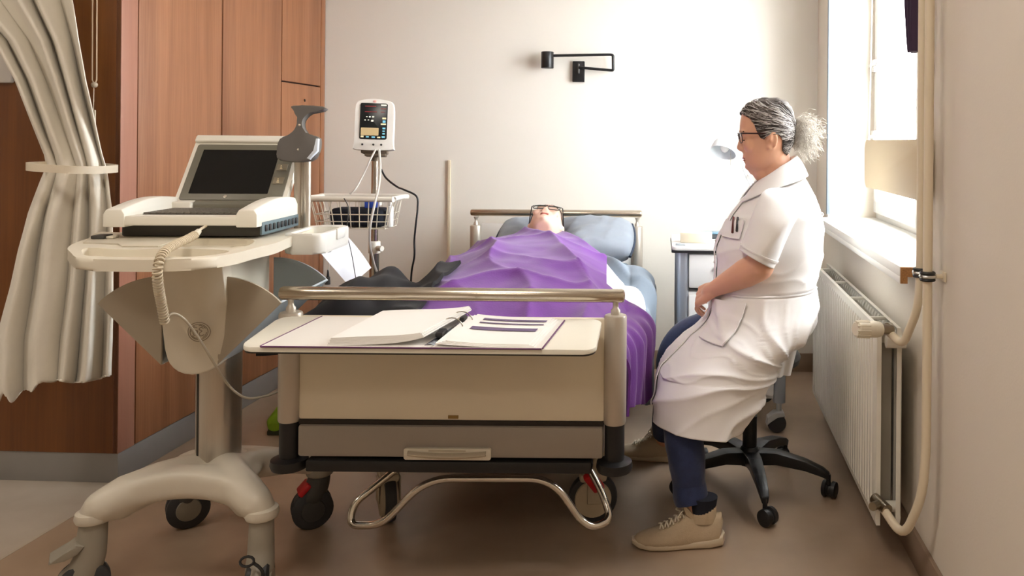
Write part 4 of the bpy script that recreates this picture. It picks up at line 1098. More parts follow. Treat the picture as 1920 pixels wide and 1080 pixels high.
# ------------------------------------------------------------------ the woman on the stool, facing left
YM = 2.80
w_ = thing('person', 'person in white coat and jeans with grey hair bun, seated on the stool', 'person', (.33, 2.85, 0))
HW = Matrix.Translation(W(1437, 253, YM))
bm = BM()
add_head(bm, HW)
def wp(px, py, d): return W(px, py, d)
limb(bm, [(wp(1444, 285, YM), .060), (wp(1456, 318, YM), .060), (wp(1468, 352, YM), .070)], 18)
limb(bm, [(wp(1412, 318, YM), .018), (wp(1432, 322, YM), .040)], 14)                                # soft throat
limb(bm, [(wp(1466, 388, YM), .085), (wp(1455, 420, YM), .11), (wp(1442, 480, YM), .13), (wp(1438, 540, YM), .13), (wp(1445, 580, YM), .12)], 20)
for y in (2.73, 2.87): limb(bm, [(wp(1466, 396, y), .06), (wp(1450, 560, y), .09), (wp(1448, 590, y), .09)], 16)
sn, sf_ = wp(1458, 394, 2.625), wp(1455, 380, 3.0)
elb, wri = wp(1424, 499, 2.56), wp(1341, 541, 2.665)
limb(bm, [(wp(1470, 392, 2.72), .05), (sn, .045), (wp(1440, 440, 2.575), .045), (elb, .047), (elb.lerp(wri, .3), .047), (elb.lerp(wri, .7), .036), (wri, .027)], 18)
elf, wrf = wp(1415, 500, 3.02), wp(1352, 566, 2.86)
limb(bm, [(wp(1470, 390, 2.88), .05), (sf_, .045), (elf, .044), (elf.lerp(wrf, .35), .044), (wrf, .027)], 18)
hand(bm, wri, V((-.055, .062, -.043)), V((-.45, -.55, .70)), (.55, .55, .40), 1.0, .03, (.7, .5, -.3), 1)
hand(bm, wrf, V((-.055, -.10, -.055)), V((-.55, -.2, .8)), (.45, .40, .30), .98, .03, (.7, .5, -.35), -1)
kn, an = wp(1286, 700, 2.54), wp(1297, 935, 2.51)
limb(bm, [(wp(1440, 610, 2.72), .07), (wp(1370, 650, 2.64), .06), (wp(1306, 708, 2.57), .042), (wp(1284, 760, 2.535), .046), (wp(1290, 850, 2.515), .040), (an, .030), (wp(1300, 970, 2.50), .030)], 18)
limb(bm, [(an + V((.012, 0, -.07)), .026), (an + V((-.05, 0, -.095)), .022), (an + V((-.09, 0, -.10)), .016)], 12)
kf, af = wp(1272, 662, 3.0), wp(1246, 820, 3.14)
limb(bm, [(wp(1440, 610, 2.90), .07), (wp(1360, 622, 2.95), .07), (kf, .055), (wp(1256, 740, 3.07), .048), (af, .038)], 18)
limb(bm, [(af + V((.01, 0, -.05)), .026), (af + V((-.05, 0, -.085)), .022), (af + V((-.08, 0, -.09)), .014)], 12)
bm = remesh(bm, .0042, 5, .5)
obj('body', bm, skin_w, w_, ang=180)
add_lips(HW, w_); add_eyes(HW, w_)
add_glasses(HW, w_, mat('frame_brown', (58, 30, 28), .35), thick=.0013, barthick=.0026)

# hair: a cap with combed waves, and a frizzy bun
def hairmat(name, cols, scale):
    m = mat(name, cols[0], .55, rgb2=cols[1], scale=scale, stretch=(1, 1, 1))
    return m
hair_m = hairmat('hair_salt_pepper', ((46, 38, 34), (88, 78, 72)), 60)
hair_l = hairmat('hair_grey_streak', ((150, 144, 140), (214, 210, 206)), 40)
def hairline(th):                                # lowest row of hair round the head
    t = math.degrees(abs((th + pi) % (2 * pi) - pi))
    return interp([(0, 211), (25, 214), (45, 222), (58, 236), (66, 258), (74, 262), (80, 252), (98, 250), (112, 262), (122, 282), (150, 291), (180, 292)], t)
bm = BM()
def capf(u, v):
    th = 2 * pi * u; lo = hairline(th); py = 186.5 + (lo - 186.5) * v
    o = .0075 * (1 - .65 * v ** 4) + .0022 * sin(py * .9 + 3 * sin(th * 2)) * (1 - v)
    return HW @ head_pt(th, max(187, py), o)
g = grid(bm, capf, 96, 26)
bm.faces.new([g[0][i] for i in range(96)])
bmesh.ops.remove_doubles(bm, verts=bm.verts, dist=2e-4)
bun = (1487, 246)
rnd = random.Random(3)
bmL = BM()
for k in range(620):
    s = rnd.choice((-1, 1)); deg = rnd.uniform(0, 150); th0 = s * radians(deg)
    lo = hairline(th0); py0 = lo - (0 if rnd.random() < .45 else rnd.uniform(0, 1) * (lo - 190))
    th1 = s * radians(rnd.uniform(168, 184)); py1 = rnd.uniform(234, 262)
    mid = rnd.uniform(-6, 4); ph = rnd.uniform(0, 6.28); am = rnd.uniform(.5, 1.7); fq = rnd.uniform(13, 24); pts = []
    for i in range(15):
        t = i / 14; th = th0 + (th1 - th0) * t
        py = py0 + (py1 - py0) * (t ** 1.15) + mid * sin(pi * t) + am * sin(ph + t * fq)
        py = max(188.5, min(py, hairline(th) + 1))
        pts.append(HW @ head_pt(th, py, .0075 + .0035 * sin(pi * t) + .0009 * sin(ph * 2 + t * 18)))
    r = rnd.uniform(.0007, .0016); tube(bmL if rnd.random() < .46 else bm, pts, [r * (.35 + .65 * sin(pi * min(1, .12 + i / 14))) for i in range(15)], 5)
hr = obj('hair', bm, hair_m, w_, ang=180, label='dark combed back hair')
obj('grey_streaks', bmL, hair_l, hr, ang=180, label='grey wavy strands')
bun_m = hairmat('hair_bun_silver', ((170, 158, 142), (240, 236, 228)), 60)
bm = BM(); B0 = HW @ hl(1494, 240)
sph(bm, B0, (.020, .026, .032), None, 20, 12); sph(bm, HW @ hl(1487, 248), (.020, .028, .034), None, 16, 10)
for k in range(760):
    a = rnd.gauss(0, 1), rnd.gauss(0, 1), rnd.gauss(0, 1); d = V(a).normalized()
    base = B0 + V((d.x * .020, d.y * .026, d.z * .032))
    out = V((d.x * .6 + .55, d.y, d.z * .85 - .30)).normalized(); L = rnd.uniform(.025, .07) * (1.25 if d.x > -.2 else .5)
    ph = rnd.uniform(0, 6.28); R_ = rnd.uniform(.003, .007); u = out.orthogonal().normalized(); v = out.cross(u); tn = rnd.uniform(1.5, 3.2); pts = []
    for i in range(13):
        t = i / 12; pts.append(base + out * L * t + V((.006 * t * t, 0, -.026 * t * t)) + (u * cos(ph + tn * 2 * pi * t) + v * sin(ph + tn * 2 * pi * t)) * R_ * (.3 + t))
    tube(bm, pts, rnd.uniform(.0004, .0008), 4)
obj('hair_bun', bm, bun_m, hr, ang=180, label='frizzy silver bun')
bm = BM(); tube(bm, [HW @ hl(1484 + 1.5 * cos(t), 244 + 15 * sin(t), .026 * cos(t)) for t in [2 * pi * i / 20 for i in range(20)]], .0035, 8, True); obj('hair_tie', bm, mat('tie_black', (24, 22, 22), .7), hr)

# jeans and shoes
jean = mat('denim_navy', (36, 48, 86), .85, var=.14, scale=60, bump=.15, bscale=300, sheen=.2)
def ringleg(c, d, rx, ry, n=30, wob=0, seed=0):
    d = d.normalized(); u = V((0, 1, 0)); u = (u - d * u.dot(d)).normalized(); v = d.cross(u)
    return [c + (v * rx * cos(2 * pi * k / n) + u * ry * sin(2 * pi * k / n)) * (1 + wob * nz(3 * cos(2 * pi * k / n) + seed, 3 * sin(2 * pi * k / n), c.z * 18)) for k in range(n)]
def legloft(bm, st, cap1=False, wob=.07, seed=0):
    pts = smooth_path([s[0] for s in st], 7); n = len(pts); rs = []
    for i, p in enumerate(pts):
        t = i / (n - 1) * (len(st) - 1); k = min(int(t), len(st) - 2); f_ = t - k
        rx = st[k][1] * (1 - f_) + st[k + 1][1] * f_; ry = st[k][2] * (1 - f_) + st[k + 1][2] * f_
        d = pts[min(i + 1, n - 1)] - pts[max(i - 1, 0)]
        rs.append(ringleg(p, d, rx, ry, 30, wob, seed))
    loft(bm, rs, True, cap1)
bm = BM(); legloft(bm, [(wp(1400, 660, 2.70), .05, .06), (wp(1350, 682, 2.66), .05, .06), (wp(1304, 718, 2.59), .052, .060), (wp(1281, 765, 2.54), .062, .066), (wp(1282, 820, 2.525), .062, .066), (wp(1290, 880, 2.515), .055, .058), (wp(1292, 905, 2.515), .053, .056), (wp(1295, 932, 2.505), .053, .055), (wp(1297, 944, 2.50), .050, .052)], wob=.09)
obj('jeans_leg', bm, jean, w_, ang=180, label='navy jeans leg with rolled hem, near side')
bm = BM(); legloft(bm, [(wp(1430, 605, 2.90), .08, .08), (wp(1360, 618, 2.94), .085, .08), (wp(1300, 637, 2.985), .084, .082), (wp(1270, 666, 3.0), .074, .074), (wp(1261, 720, 3.05), .062, .066), (wp(1250, 780, 3.11), .056, .06), (wp(1248, 812, 3.14), .052, .055)], seed=4)
obj('jeans_leg', bm, jean, w_, ang=180, label='navy jeans leg, far side')
shm = mat('sneaker_beige', (190, 170, 142), .75, var=.04, scale=60, bump=.25, bscale=420)
solem = mat('sole_cream', (204, 188, 162), .6, var=.02)
def sneaker(heel, ang, k=1., far=False):
    """heel: floor point at the back of the shoe; toe points to local -x"""
    M = Matrix.Translation(heel) @ Matrix.Rotation(ang, 4, 'Z') @ Matrix.Diagonal((k, k, k, 1))
    n = 28
    # x, half width, top z
    st = [(.0, .020, .075), (-.006, .032, .100), (-.03, .037, .098), (-.06, .0375, .088), (-.085, .038, .098), (-.105, .040, .100), (-.125, .0425, .088), (-.16, .0465, .066), (-.20, .047, .052), (-.235, .041, .044), (-.258, .028, .036), (-.268, .012, .028)]
    bm = BM(); rings = []
    for x, hw_, zt in st:
        r = []
        for i in range(n):
            t = 2 * pi * i / n; c, s = cos(t), sin(t)
            r.append(M @ V((x + (.012 * max(0, s) if x > -.04 else 0), hw_ * math.copysign(abs(c) ** .75, c) * (1 - .30 * max(0, s) ** 2), .018 + (zt - .018) * (max(0, s) ** .8 if s > 0 else 0) - .004 * max(0, -s))))
        rings.append(r)
    loft(bm, rings)
    up = obj('shoe', bm, shm, w_, ang=60, label='beige knit sneaker' + (', far foot' if far else ', near foot'))
    bm = BM(); rings = []
    for x, hw_, z0, z1 in [(.016, .012, .012, .038), (.008, .030, .004, .040), (-.03, .039, 0, .034), (-.10, .040, 0, .027), (-.17, .048, 0, .024), (-.22, .047, .001, .022), (-.255, .035, .005, .024), (-.276, .014, .012, .027)]:
        r = []
        for i in range(n):
            t = 2 * pi * i / n; c, s = cos(t), sin(t)
            r.append(M @ V((x, hw_ * math.copysign(abs(c) ** .5, c), (z0 + z1) / 2 + (z1 - z0) / 2 * math.copysign(abs(s) ** .5, s))))
        rings.append(r)
    loft(bm, rings); obj('sole', bm, solem, up, ang=50, label='thick cream sole')
    bm = BM()
    for q in range(5):
        x = -.118 - .016 * q; zt = interp([(-.20, .054), (-.16, .068), (-.125, .089), (-.105, .101)], x)
        for s in (-1, 1):
            pts = []
            for i in range(9):
                t = i / 8; y = s * (-.020 + .040 * t); pts.append(M @ V((x - .012 * t + .004, y, zt + .004 - .55 * (y ** 2) / .04 + .002 * sin(pi * t))))
            tube(bm, pts, .0026, 6)
    for s in (-1, 1): tube(bm, [M @ p for p in smooth_path([V((-.112, 0, .102)), V((-.120, s * .018, .112)), V((-.135, s * .030, .098)), V((-.122, s * .012, .100))], 6)], .0022, 6)
    obj('lace', bm, mat('lace_white', (216, 204, 182), .7), up, label='cream laces')
    bm = BM(); prism(bm, [(-.088, .085), (-.108, .10), (-.118, .126), (-.110, .130), (-.095, .112), (-.080, .095)], lambda a, b, t: M @ V((a, t, b)), -.020, .020, .004)
    obj('tongue', bm, shm, up)
    bm = BM()
    rings = []
    for z, rx, ry, cx in ((.075, .044, .033, -.052), (.095, .040, .034, -.050), (.118, .038, .034, -.048), (.122, .036, .032, -.048)):
        rings.append([M @ V((cx + rx * cos(2 * pi * i / 24), ry * sin(2 * pi * i / 24), z + (.012 * cos(2 * pi * i / 24) if z > .1 else 0))) for i in range(24)])
    loft(bm, rings); obj('collar', bm, shm, up)
    bm = BM(); rings = [[M @ V((-.050 + r_ * cos(2 * pi * i / 24), r_ * .88 * sin(2 * pi * i / 24), z)) for i in range(24)] for z, r_ in ((.08, .036), (.125, .040), (.15, .044))]
    loft(bm, rings); obj('sock', bm, mat('sock_navy', (24, 28, 42), .9), up, label='dark sock')
hn = W(1348, 1012, 2.50); hn.z = 0
sneaker(V((hn.x, 2.49, 0)), radians(4), .985)
hf = wp(1275, 855, 3.13); sneaker(V((hf.x - .005, 3.13, 0)), radians(-12), .96, True)

# the coat: lofted torso and skirt, sleeves, collar, pockets
coat_m = mat('coat_white', (246, 244, 243), .75, var=.006, scale=20, sheen=.15, bump=.04, bscale=350)
#       front(px,py)   back(px,py)     y centre, half depth
CR_ = [((1428, 340), (1490, 304), 2.80, .070),
       ((1418, 352), (1499, 318), 2.80, .092),
       ((1398, 372), (1515, 345), 2.80, .150),
       ((1374, 402), (1531, 380), 2.80, .188),
       ((1356, 432), (1540, 412), 2.795, .200),
       ((1343, 462), (1542, 442), 2.79, .206),
       ((1342, 490), (1540, 476), 2.79, .206),
       ((1341, 515), (1531, 506), 2.79, .206),
       ((1340, 538), (1526, 532), 2.785, .208),
       ((1330, 575), (1529, 562), 2.775, .222),
       ((1312, 606), (1529, 590), 2.75, .232),
       ((1286, 634), (1516, 618), 2.715, .228),
       ((1258, 662), (1493, 640), 2.68, .212),
       ((1241, 684), (1466, 668), 2.65, .192),
       ((1232, 708), (1446, 702), 2.62, .178),
       ((1228, 745), (1426, 745), 2.60, .170),
       ((1225, 782), (1394, 798), 2.59, .165)]
NCR = len(CR_)
def coat_ctrl(i):
    (fx, fy), (bx_, by_), yc, hd_ = CR_[i]
    return W(fx, fy, yc), W(bx_, by_, yc), hd_
CTRL = [coat_ctrl(i) for i in range(NCR)]
def cr4(a, b, c, d, t): return .5 * ((2 * b) + (c - a) * t + (2 * a - 5 * b + 4 * c - d) * t * t + (3 * b - a - 3 * c + d) * t ** 3)
def coat_pt(th, v, off=0., wr=True):
    t = v * (NCR - 1); k = min(int(t), NCR - 2); f_ = t - k
    q = [CTRL[max(0, min(NCR - 1, k + j))] for j in (-1, 0, 1, 2)]
    F_ = cr4(*[x[0] for x in q], f_); B_ = cr4(*[x[1] for x in q], f_); hd_ = cr4(*[x[2] for x in q], f_)
    c, s = cos(th), sin(th); ex = 2.35 if t > 3 else 2.1
    cc = math.copysign(abs(c) ** (2 / ex), c); ss = math.copysign(abs(s) ** (2 / ex), s)
    C_ = (F_ + B_) / 2; p = C_ + (F_ - B_) / 2 * cc + V((0, -hd_ * ss, 0))
    n = ((F_ - B_).normalized() * c / max(.05, (F_ - B_).length / 2) + V((0, -s / max(.05, hd_), 0))).normalized()
    if wr:
        amp = interp([(0, .001), (3, .004), (7, .008), (8, .005), (9, .012), (12, .014), (16, .012)], t)
        side = s
        x, z = p.x, p.z
        w = 0
        if t > 8:
            # folds that fan from the seat forward over the thigh
            ang = math.atan2(z - .50, x - .42)
            w += (1 - abs(sin(ang * 5.2 + 2.2 * nz(x * 4, p.y * 4, z * 4)))) ** 2 * 1.25 - .45
            w += .6 * nz(x * 9, p.y * 7, z * 9) + .38 * (1 - abs(sin(ang * 11 + 3 * nz(x * 7, p.y * 6, z * 7)))) ** 3
            w += .8 * sstep(12, 16, t) * sin(th * 5 + 1.5 * nz(x * 5, z * 5)) * .7
        else:
            w += .5 * (1 - abs(sin(26 * (z - .7 * x) + 3 * nz(x * 6, p.y * 6, z * 6)))) ** 3 * sstep(-.3, .5, nz(x * 4, p.y * 4, z * 4))
            w += .8 * nz(x * 6 + z * 7, p.y * 5, z * 4 - x * 3) + .7 * (1 - abs(sin(16 * (z + .5 * x) + 2.5 * nz(x * 5, p.y * 4, z * 5)))) ** 2 - .3
        if abs(t - 8) < .16: w -= 1.2 * (1 - abs(t - 8) / .16)
        off += amp * w
    return p + n * off
bm = BM(); nu, nv = 150, 190
g = [[bm.verts.new(coat_pt(2 * pi * i / nu, j / nv)) for i in range(nu)] for j in range(nv + 1)]
for j in range(nv):
    for i in range(nu): bm.faces.new((g[j][i], g[j][(i + 1) % nu], g[j + 1][(i + 1) % nu], g[j + 1][i]))
g2 = [[bm.verts.new(coat_pt(2 * pi * i / nu, 1 - .35 * j / 8, -.008 - .004 * j, True)) for i in range(nu)] for j in range(9)]
for a, b in zip([g[-1]] + g2[:-1], g2):
    for i in range(nu): bm.faces.new((a[i], a[(i + 1) % nu], b[(i + 1) % nu], b[i]))
coat = obj('coat', bm, coat_m, w_, ang=180, label='white short sleeved coat')
def cpatch(name, th0, th1, v0, v1, off, nu=16, nv=16, thick=.003, m=None, label=None, skew=0, parent=None):
    bm = BM(); grid(bm, lambda u, v: coat_pt(th0 + (th1 - th0) * u + skew * v, v0 + (v1 - v0) * v, off + .004 * (1 - (2 * v - 1) ** 8) * 0), nu, nv, thick)
    return obj(name, bm, m or coat_m, parent or coat, ang=60, label=label)
vq = lambda t: t / (NCR - 1)
_tab = [(coat_pt(radians(a), j / 160, .01), radians(a), j / 160) for a in range(-20, 182, 3) for j in range(161)]
_tab = [(proj(p), a, j) for p, a, j in _tab]
def cfind(px, py): return min(_tab, key=lambda e: (e[0][0] - px) ** 2 + (e[0][1] - py) ** 2)[1:]
def cpatch4(name, pix, off, nu, nv, thick, label, m=None):
    q = [cfind(*p) for p in pix]
    def f(u, v):
        a = [(1 - u) * ((1 - v) * q[0][i] + v * q[3][i]) + u * ((1 - v) * q[1][i] + v * q[2][i]) for i in (0, 1)]
        return coat_pt(a[0], a[1], off)
    bm = BM(); grid(bm, f, nu, nv, thick); return obj(name, bm, m or coat_m, coat, ang=60, label=label)
cpatch4('patch_pocket', [(1338, 558), (1398, 567), (1358, 650), (1313, 632)], .013, 18, 18, .006, 'large patch pocket')
cpatch4('chest_pocket', [(1362, 410), (1394, 414), (1384, 448), (1354, 442)], .007, 12, 12, .004, 'chest pocket')
cpatch('waist_seam', radians(45), radians(178), vq(7.98), vq(8.06), .003, 40, 1, .003, label='waist seam')
cpatch('back_yoke', radians(100), radians(178), vq(3.55), vq(3.60), .004, 20, 1, .003, label='yoke seam')
# back flap
fl = [wp(1456, 668, 2.72), wp(1498, 640, 2.72), wp(1482, 706, 2.70), wp(1455, 708, 2.70)]
bm = BM(); grid(bm, lambda u, v: fl[0].lerp(fl[1], u).lerp(fl[3].lerp(fl[2], u), v) + V((0, .02 * u - .008 * sin(u * 9), 0)), 12, 12, .004)
obj('back_flap', bm, coat_m, coat, ang=80, label='hanging rear flap')
# sleeves
def sleeve(rows_, label):
    bm = BM(); n = 44; m_ = len(rows_) - 1; K_ = [(W(f[0], f[1], y), W(b[0], b[1], y), h) for f, b, y, h in rows_]
    def spt(th, v, off=0):
        t = v * m_; k = min(int(t), m_ - 1); f_ = t - k; q = [K_[max(0, min(m_, k + j))] for j in (-1, 0, 1, 2)]
        F_ = cr4(*[x[0] for x in q], f_); B_ = cr4(*[x[1] for x in q], f_); h = cr4(*[x[2] for x in q], f_)
        C_ = (F_ + B_) / 2; c, s = cos(th), sin(th); p = C_ + (F_ - B_) / 2 * c + V((0, -h * s, 0))
        nrm = ((F_ - B_).normalized() * c + V((0, -s, 0))).normalized()
        w = .012 * ((1 - abs(sin(11 * (p.z - .9 * p.x) + 2.4 * nz(p.x * 6, p.z * 6, 3)))) ** 2 - .3) * sin(pi * min(1, v * 1.05)) + .005 * nz(p.x * 14, p.y * 9, p.z * 14)
        return p + nrm * (w + off)
    rows2 = [[spt(2 * pi * i / n, j / 40) for i in range(n)] for j in range(41)] + [[spt(2 * pi * i / n, 1 - .4 * j / 6, -.006 - .001 * j) for i in range(n)] for j in range(7)]
    loft(bm, rows2, True, False); s_ = obj('sleeve', bm, coat_m, coat, ang=180, label=label)
    bm = BM(); grid(bm, lambda u, v: spt(2 * pi * u, .905 + .02 * v, .0015), 44, 1, .002); obj('sleeve_hem', bm, coat_m, coat, ang=80)
sleeve([((1452, 350), (1492, 352), 2.70, .05), ((1428, 362), (1500, 378), 2.635, .085), ((1412, 398), (1492, 412), 2.585, .088), ((1398, 435), (1474, 455), 2.565, .084), ((1387, 468), (1450, 503), 2.56, .076)], 'short sleeve, near arm')
sleeve([((1452, 350), (1492, 352), 2.90, .05), ((1428, 364), (1500, 378), 2.96, .085), ((1412, 398), (1490, 412), 3.01, .085), ((1398, 435), (1470, 455), 3.03, .08), ((1387, 468), (1450, 500), 3.03, .07)], 'short sleeve, far arm')
# collar
bm = BM(); n = 56
def colr(th, v):
    a = coat_pt(th, vq(.15), .004, False); b = coat_pt(th, vq(1.5 + .7 * max(0, cos(th)) ** 3), .012, False); top_ = coat_pt(th, 0, .004, False) + V((0, 0, .022 - .012 * max(0, cos(th))))
    return a.lerp(top_, v / .4) if v < .4 else top_.lerp(b, (v - .4) / .6) + V((0, 0, .008 * sin(pi * (v - .4) / .6)))
grid(bm, lambda u, v: colr(radians(12) + 2 * pi * u * (336 / 360), v), 70, 14, .003); obj('collar', bm, coat_m, coat, ang=60, label='turned down collar')
bm = BM(); grid(bm, lambda u, v: coat_pt(radians(-6 + 14 * u), vq(1.2 + 14 * v), .005), 6, 60, .003); pk = obj('placket', bm, coat_m, coat, ang=60, label='button placket')
for t_ in (3.2, 4.6, 6.0):
    bm = BM(); p = coat_pt(radians(2), vq(t_), .008); sph(bm, p, (.004, .006, .006)); obj('coat_button', bm, mat('button_white', (226, 222, 216), .3), pk)
# pens in the chest pocket
for k, (lab, m, dth) in enumerate((('dark red pen clipped in the chest pocket of the white coat, nearer the front', mat('pen_red', (92, 34, 34), .35), 25), ('black pen clipped in the chest pocket of the white coat, nearer the sleeve', mat('pen_black', (30, 26, 28), .35), 31))):
    bm = BM(); _a = cfind(*((1378, 406), (1387, 406))[k]); _b = cfind(*((1376, 436), (1384, 434))[k]); p0, p1 = coat_pt(_a[0], _a[1], .017), coat_pt(_b[0], _b[1], .017)
    pe = thing('pen', lab, 'pen', p1, 0, 'pens in the chest pocket'); d_ = (p1 - p0)
    cyl(bm, p0, p0 + d_ * 1.0, .0042, n=12, bev=.0015); obj('barrel', bm, m, pe)
    bm = BM(); o_ = V((-.3, -.9, .1)).normalized() * .006; tube(bm, [p0 + o_ * .2, p0 + o_ + d_ * .05, p0 + o_ + d_ * .5], .0016, 6); obj('clip', bm, m, pe)

# ------------------------------------------------------------------ the person lying in bed
pp = thing('person', 'person with dark glasses lying in bed under the purple blanket', 'person', (-.56, 3.2, .64))
tl_ = radians(8)
ez = V((0, cos(tl_), sin(tl_))); ex_ = V((0, sin(tl_), -cos(tl_))); ey = ez.cross(ex_)
PMt = Matrix.Translation((-.553, 3.865, .838)) @ Matrix((( ex_.x, ey.x, ez.x, 0), (ex_.y, ey.y, ez.y, 0), (ex_.z, ey.z, ez.z, 0), (0, 0, 0, 1))) @ Matrix.Rotation(radians(4), 4, 'Z')
bm = BM(); add_head(bm, PMt)
limb(bm, [(V((-.553, 3.80, .80)), .056), (V((-.55, 3.70, .728)), .05), (V((-.545, 3.62, .715)), .05)], 16)
limb(bm, [(V((-.545, 3.52, .715)), .065), (V((-.54, 3.35, .725)), .08), (V((-.53, 3.05, .72)), .08), (V((-.52, 2.85, .71)), .075)], 16)
for s in (-1, 1):
    x = -.54
    limb(bm, [(V((x + s * .06, 3.54, .725)), .06), (V((x + s * .155, 3.50, .70)), .05), (V((x + s * .22, 3.27, .685)), .038), (V((x + s * .23, 3.0, .685)), .030), (V((x + s * .22, 2.96, .685)), .026)], 14)
    hand(bm, V((x + s * .22, 2.96, .685)), V((-s * .2, -.95, 0)), V((0, 0, 1)), (.15, .2, .15), .9, .02, (.7, .5, -.1), -s)
    limb(bm, [(V((x + s * .08, 2.86, .71)), .06), (V((x + s * .10, 2.62, .685)), .05), (V((x + s * .10, 2.45, .67)), .035), (V((x + s * .11, 2.36, .665)), .026)], 14)
bm = remesh(bm, .0048, 5, .5); obj('body', bm, skin_p, pp, ang=180)
add_lips(PMt, pp); add_eyes(PMt, pp)
add_glasses(PMt, pp, mat('frame_black', (22, 20, 20), .3), thick=.0024, barthick=.0028, hgt=23, wdt=.0285)
bm = BM()
def capf2(u, v):
    th = 2 * pi * u; t = math.degrees(abs((th + pi) % (2 * pi) - pi)); lo = interp([(0, 208), (40, 214), (64, 250), (84, 252), (110, 262), (180, 285)], t); py = 186.5 + (lo - 186.5) * v
    return PMt @ head_pt(th, max(187, py), .007 * (1 - .7 * v ** 4) + .002 * nz(th * 6, py * .4))
g = grid(bm, capf2, 72, 20); bm.faces.new([g[0][i] for i in range(72)]); bmesh.ops.remove_doubles(bm, verts=bm.verts, dist=2e-4)
obj('hair', bm, mat('hair_brown', (74, 56, 44), .6, var=.3, scale=60), pp, ang=180, label='short brown hair')
# ================================================================== RIGHT SIDE: RADIATOR, PIPES, NIGHTSTAND, FILL_LIGHTS, STOOL
rad_m = mat('radiator_white', (232, 228, 216), .38, var=.008)
steel2 = MATS['brushed_steel']
rd = thing('radiator', 'white ribbed panel radiator below the windowsill', 'radiator', R(.59, 3.0, .0), -TURN)
ry0, ry1, rz0, rz1 = 2.40, 3.66, .115, .702
for name, xf, sgn in (('front_panel', .545, -1), ('rear_panel', .628, 1)):
    bm = BM(); n = 33; prof = []
    pitch = (ry1 - ry0 - .03) / n
    for k in range(n):
        y = ry0 + .015 + pitch * k
        for f_, dx in ((0, 0), (.30, 0), (.42, .010), (.88, .010)): prof.append((y + pitch * f_, dx))
    prof = [(ry0, .006)] + prof + [(ry1, .006)]
    def rf(dx): return xf - sgn * dx * 1
    rings = []
    for z, q in ((rz0, .006), (rz0 + .022, .0), (rz0 + .035, 1), (rz1 - .035, 1), (rz1 - .022, 0), (rz1, .006)):
        row = []
        for y, dx in prof:
            if q == 1: xx = rf(dx)
            else: xx = rf(.004 if q == 0 else .007)
            row.append(R(xx, y, z))
        rings.append(row)
    vr = loft(bm, rings, False, False, False)
    g2 = [[bm.verts.new(v.co + RM.to_3x3() @ V((-sgn * .012, 0, 0))) for v in r] for r in (vr[0], vr[-1])]
    for a, b in ((vr[0], g2[0]), (vr[-1], g2[1])):
        for i in range(len(prof) - 1): bm.faces.new((a[i], a[i + 1], b[i + 1], b[i]))
    for i in (0, -1):
        c = [r[i] for r in vr]; bm.faces.new(c + [g2[1][i], g2[0][i]])
    obj(name, bm, rad_m, rd, ang=30, label='ribbed white panel')
bm = BM()
for k in range(90):
    y = ry0 + .05 + (ry1 - ry0 - .1) * k / 89
    rbox(bm, .565, .606, y, y + .004, rz0 + .04, rz1 - .03)
obj('fin_pack', bm, mat('fin_grey', (176, 172, 160), .5), rd, label='row of convector fins')
for y in (ry0 + .16, ry0 + .48, ry0 + .80, ry0 + 1.12):
    bm = BM(); rbox(bm, .552, .622, y, y + .012, rz1 - .012, rz1 - .002, .002); obj('top_bar', bm, rad_m, rd)
bm = BM(); rbox(bm, .559, .614, ry0 + .02, ry0 + .045, rz1 - .05, rz1 - .02, .004); obj('header', bm, rad_m, rd); bm = BM(); rbox(bm, .559, .614, ry1 - .045, ry1 - .02, rz1 - .05, rz1 - .02, .004); obj('header', bm, rad_m, rd)
bm = BM(); cyl(bm, R(.552, ry0 + .03, rz0 + .045), R(.622, ry0 + .03, rz0 + .045), .016, n=18); obj('lower_manifold', bm, rad_m, rd)
for y in (ry0 + .2, ry1 - .2):
    bm = BM(); rbox(bm, .630, .6745, y, y + .03, rz1 - .16, rz1 - .09, .003); obj('wall_bracket', bm, rad_m, rd)
# thermostat head and valves
th = obj('valve_body', (lambda bm: (cyl(bm, W(1648, 617, 2.31), W(1672, 618, 2.33), .017, .013, 18), cyl(bm, W(1663, 614, 2.33), W(1668, 612, 2.42), .013, n=14), bm)[-1])(BM()), mat('nickel', (150, 140, 122), .3, 1.), rd, label='nickel valve body')
bm = BM(); a, b = W(1604, 617, 2.28), W(1650, 617.5, 2.31); tube(bm, [a, a.lerp(b, .05), a.lerp(b, .62), a.lerp(b, .8), b], [.018, .0225, .0235, .024, .021], 24)
for k in range(10):
    t = 2 * pi * k / 10
    u = V((0, cos(t), sin(t)))
    cyl(bm, a.lerp(b, .02) + u * .0215, a.lerp(b, .55) + u * .0235, .003, n=6)
obj('thermostat_head', bm, mat('thermostat_cream', (230, 222, 202), .4), th, label='cream thermostat knob')
bm = BM(); cyl(bm, R(.575, ry0 - .005, rz1 - .04), R(.632, ry0 - .005, rz1 - .04), .018, n=18); obj('upper_manifold', bm, rad_m, rd)
pipe_m = mat('pipe_paint', (226, 212, 186), .42, var=.01)
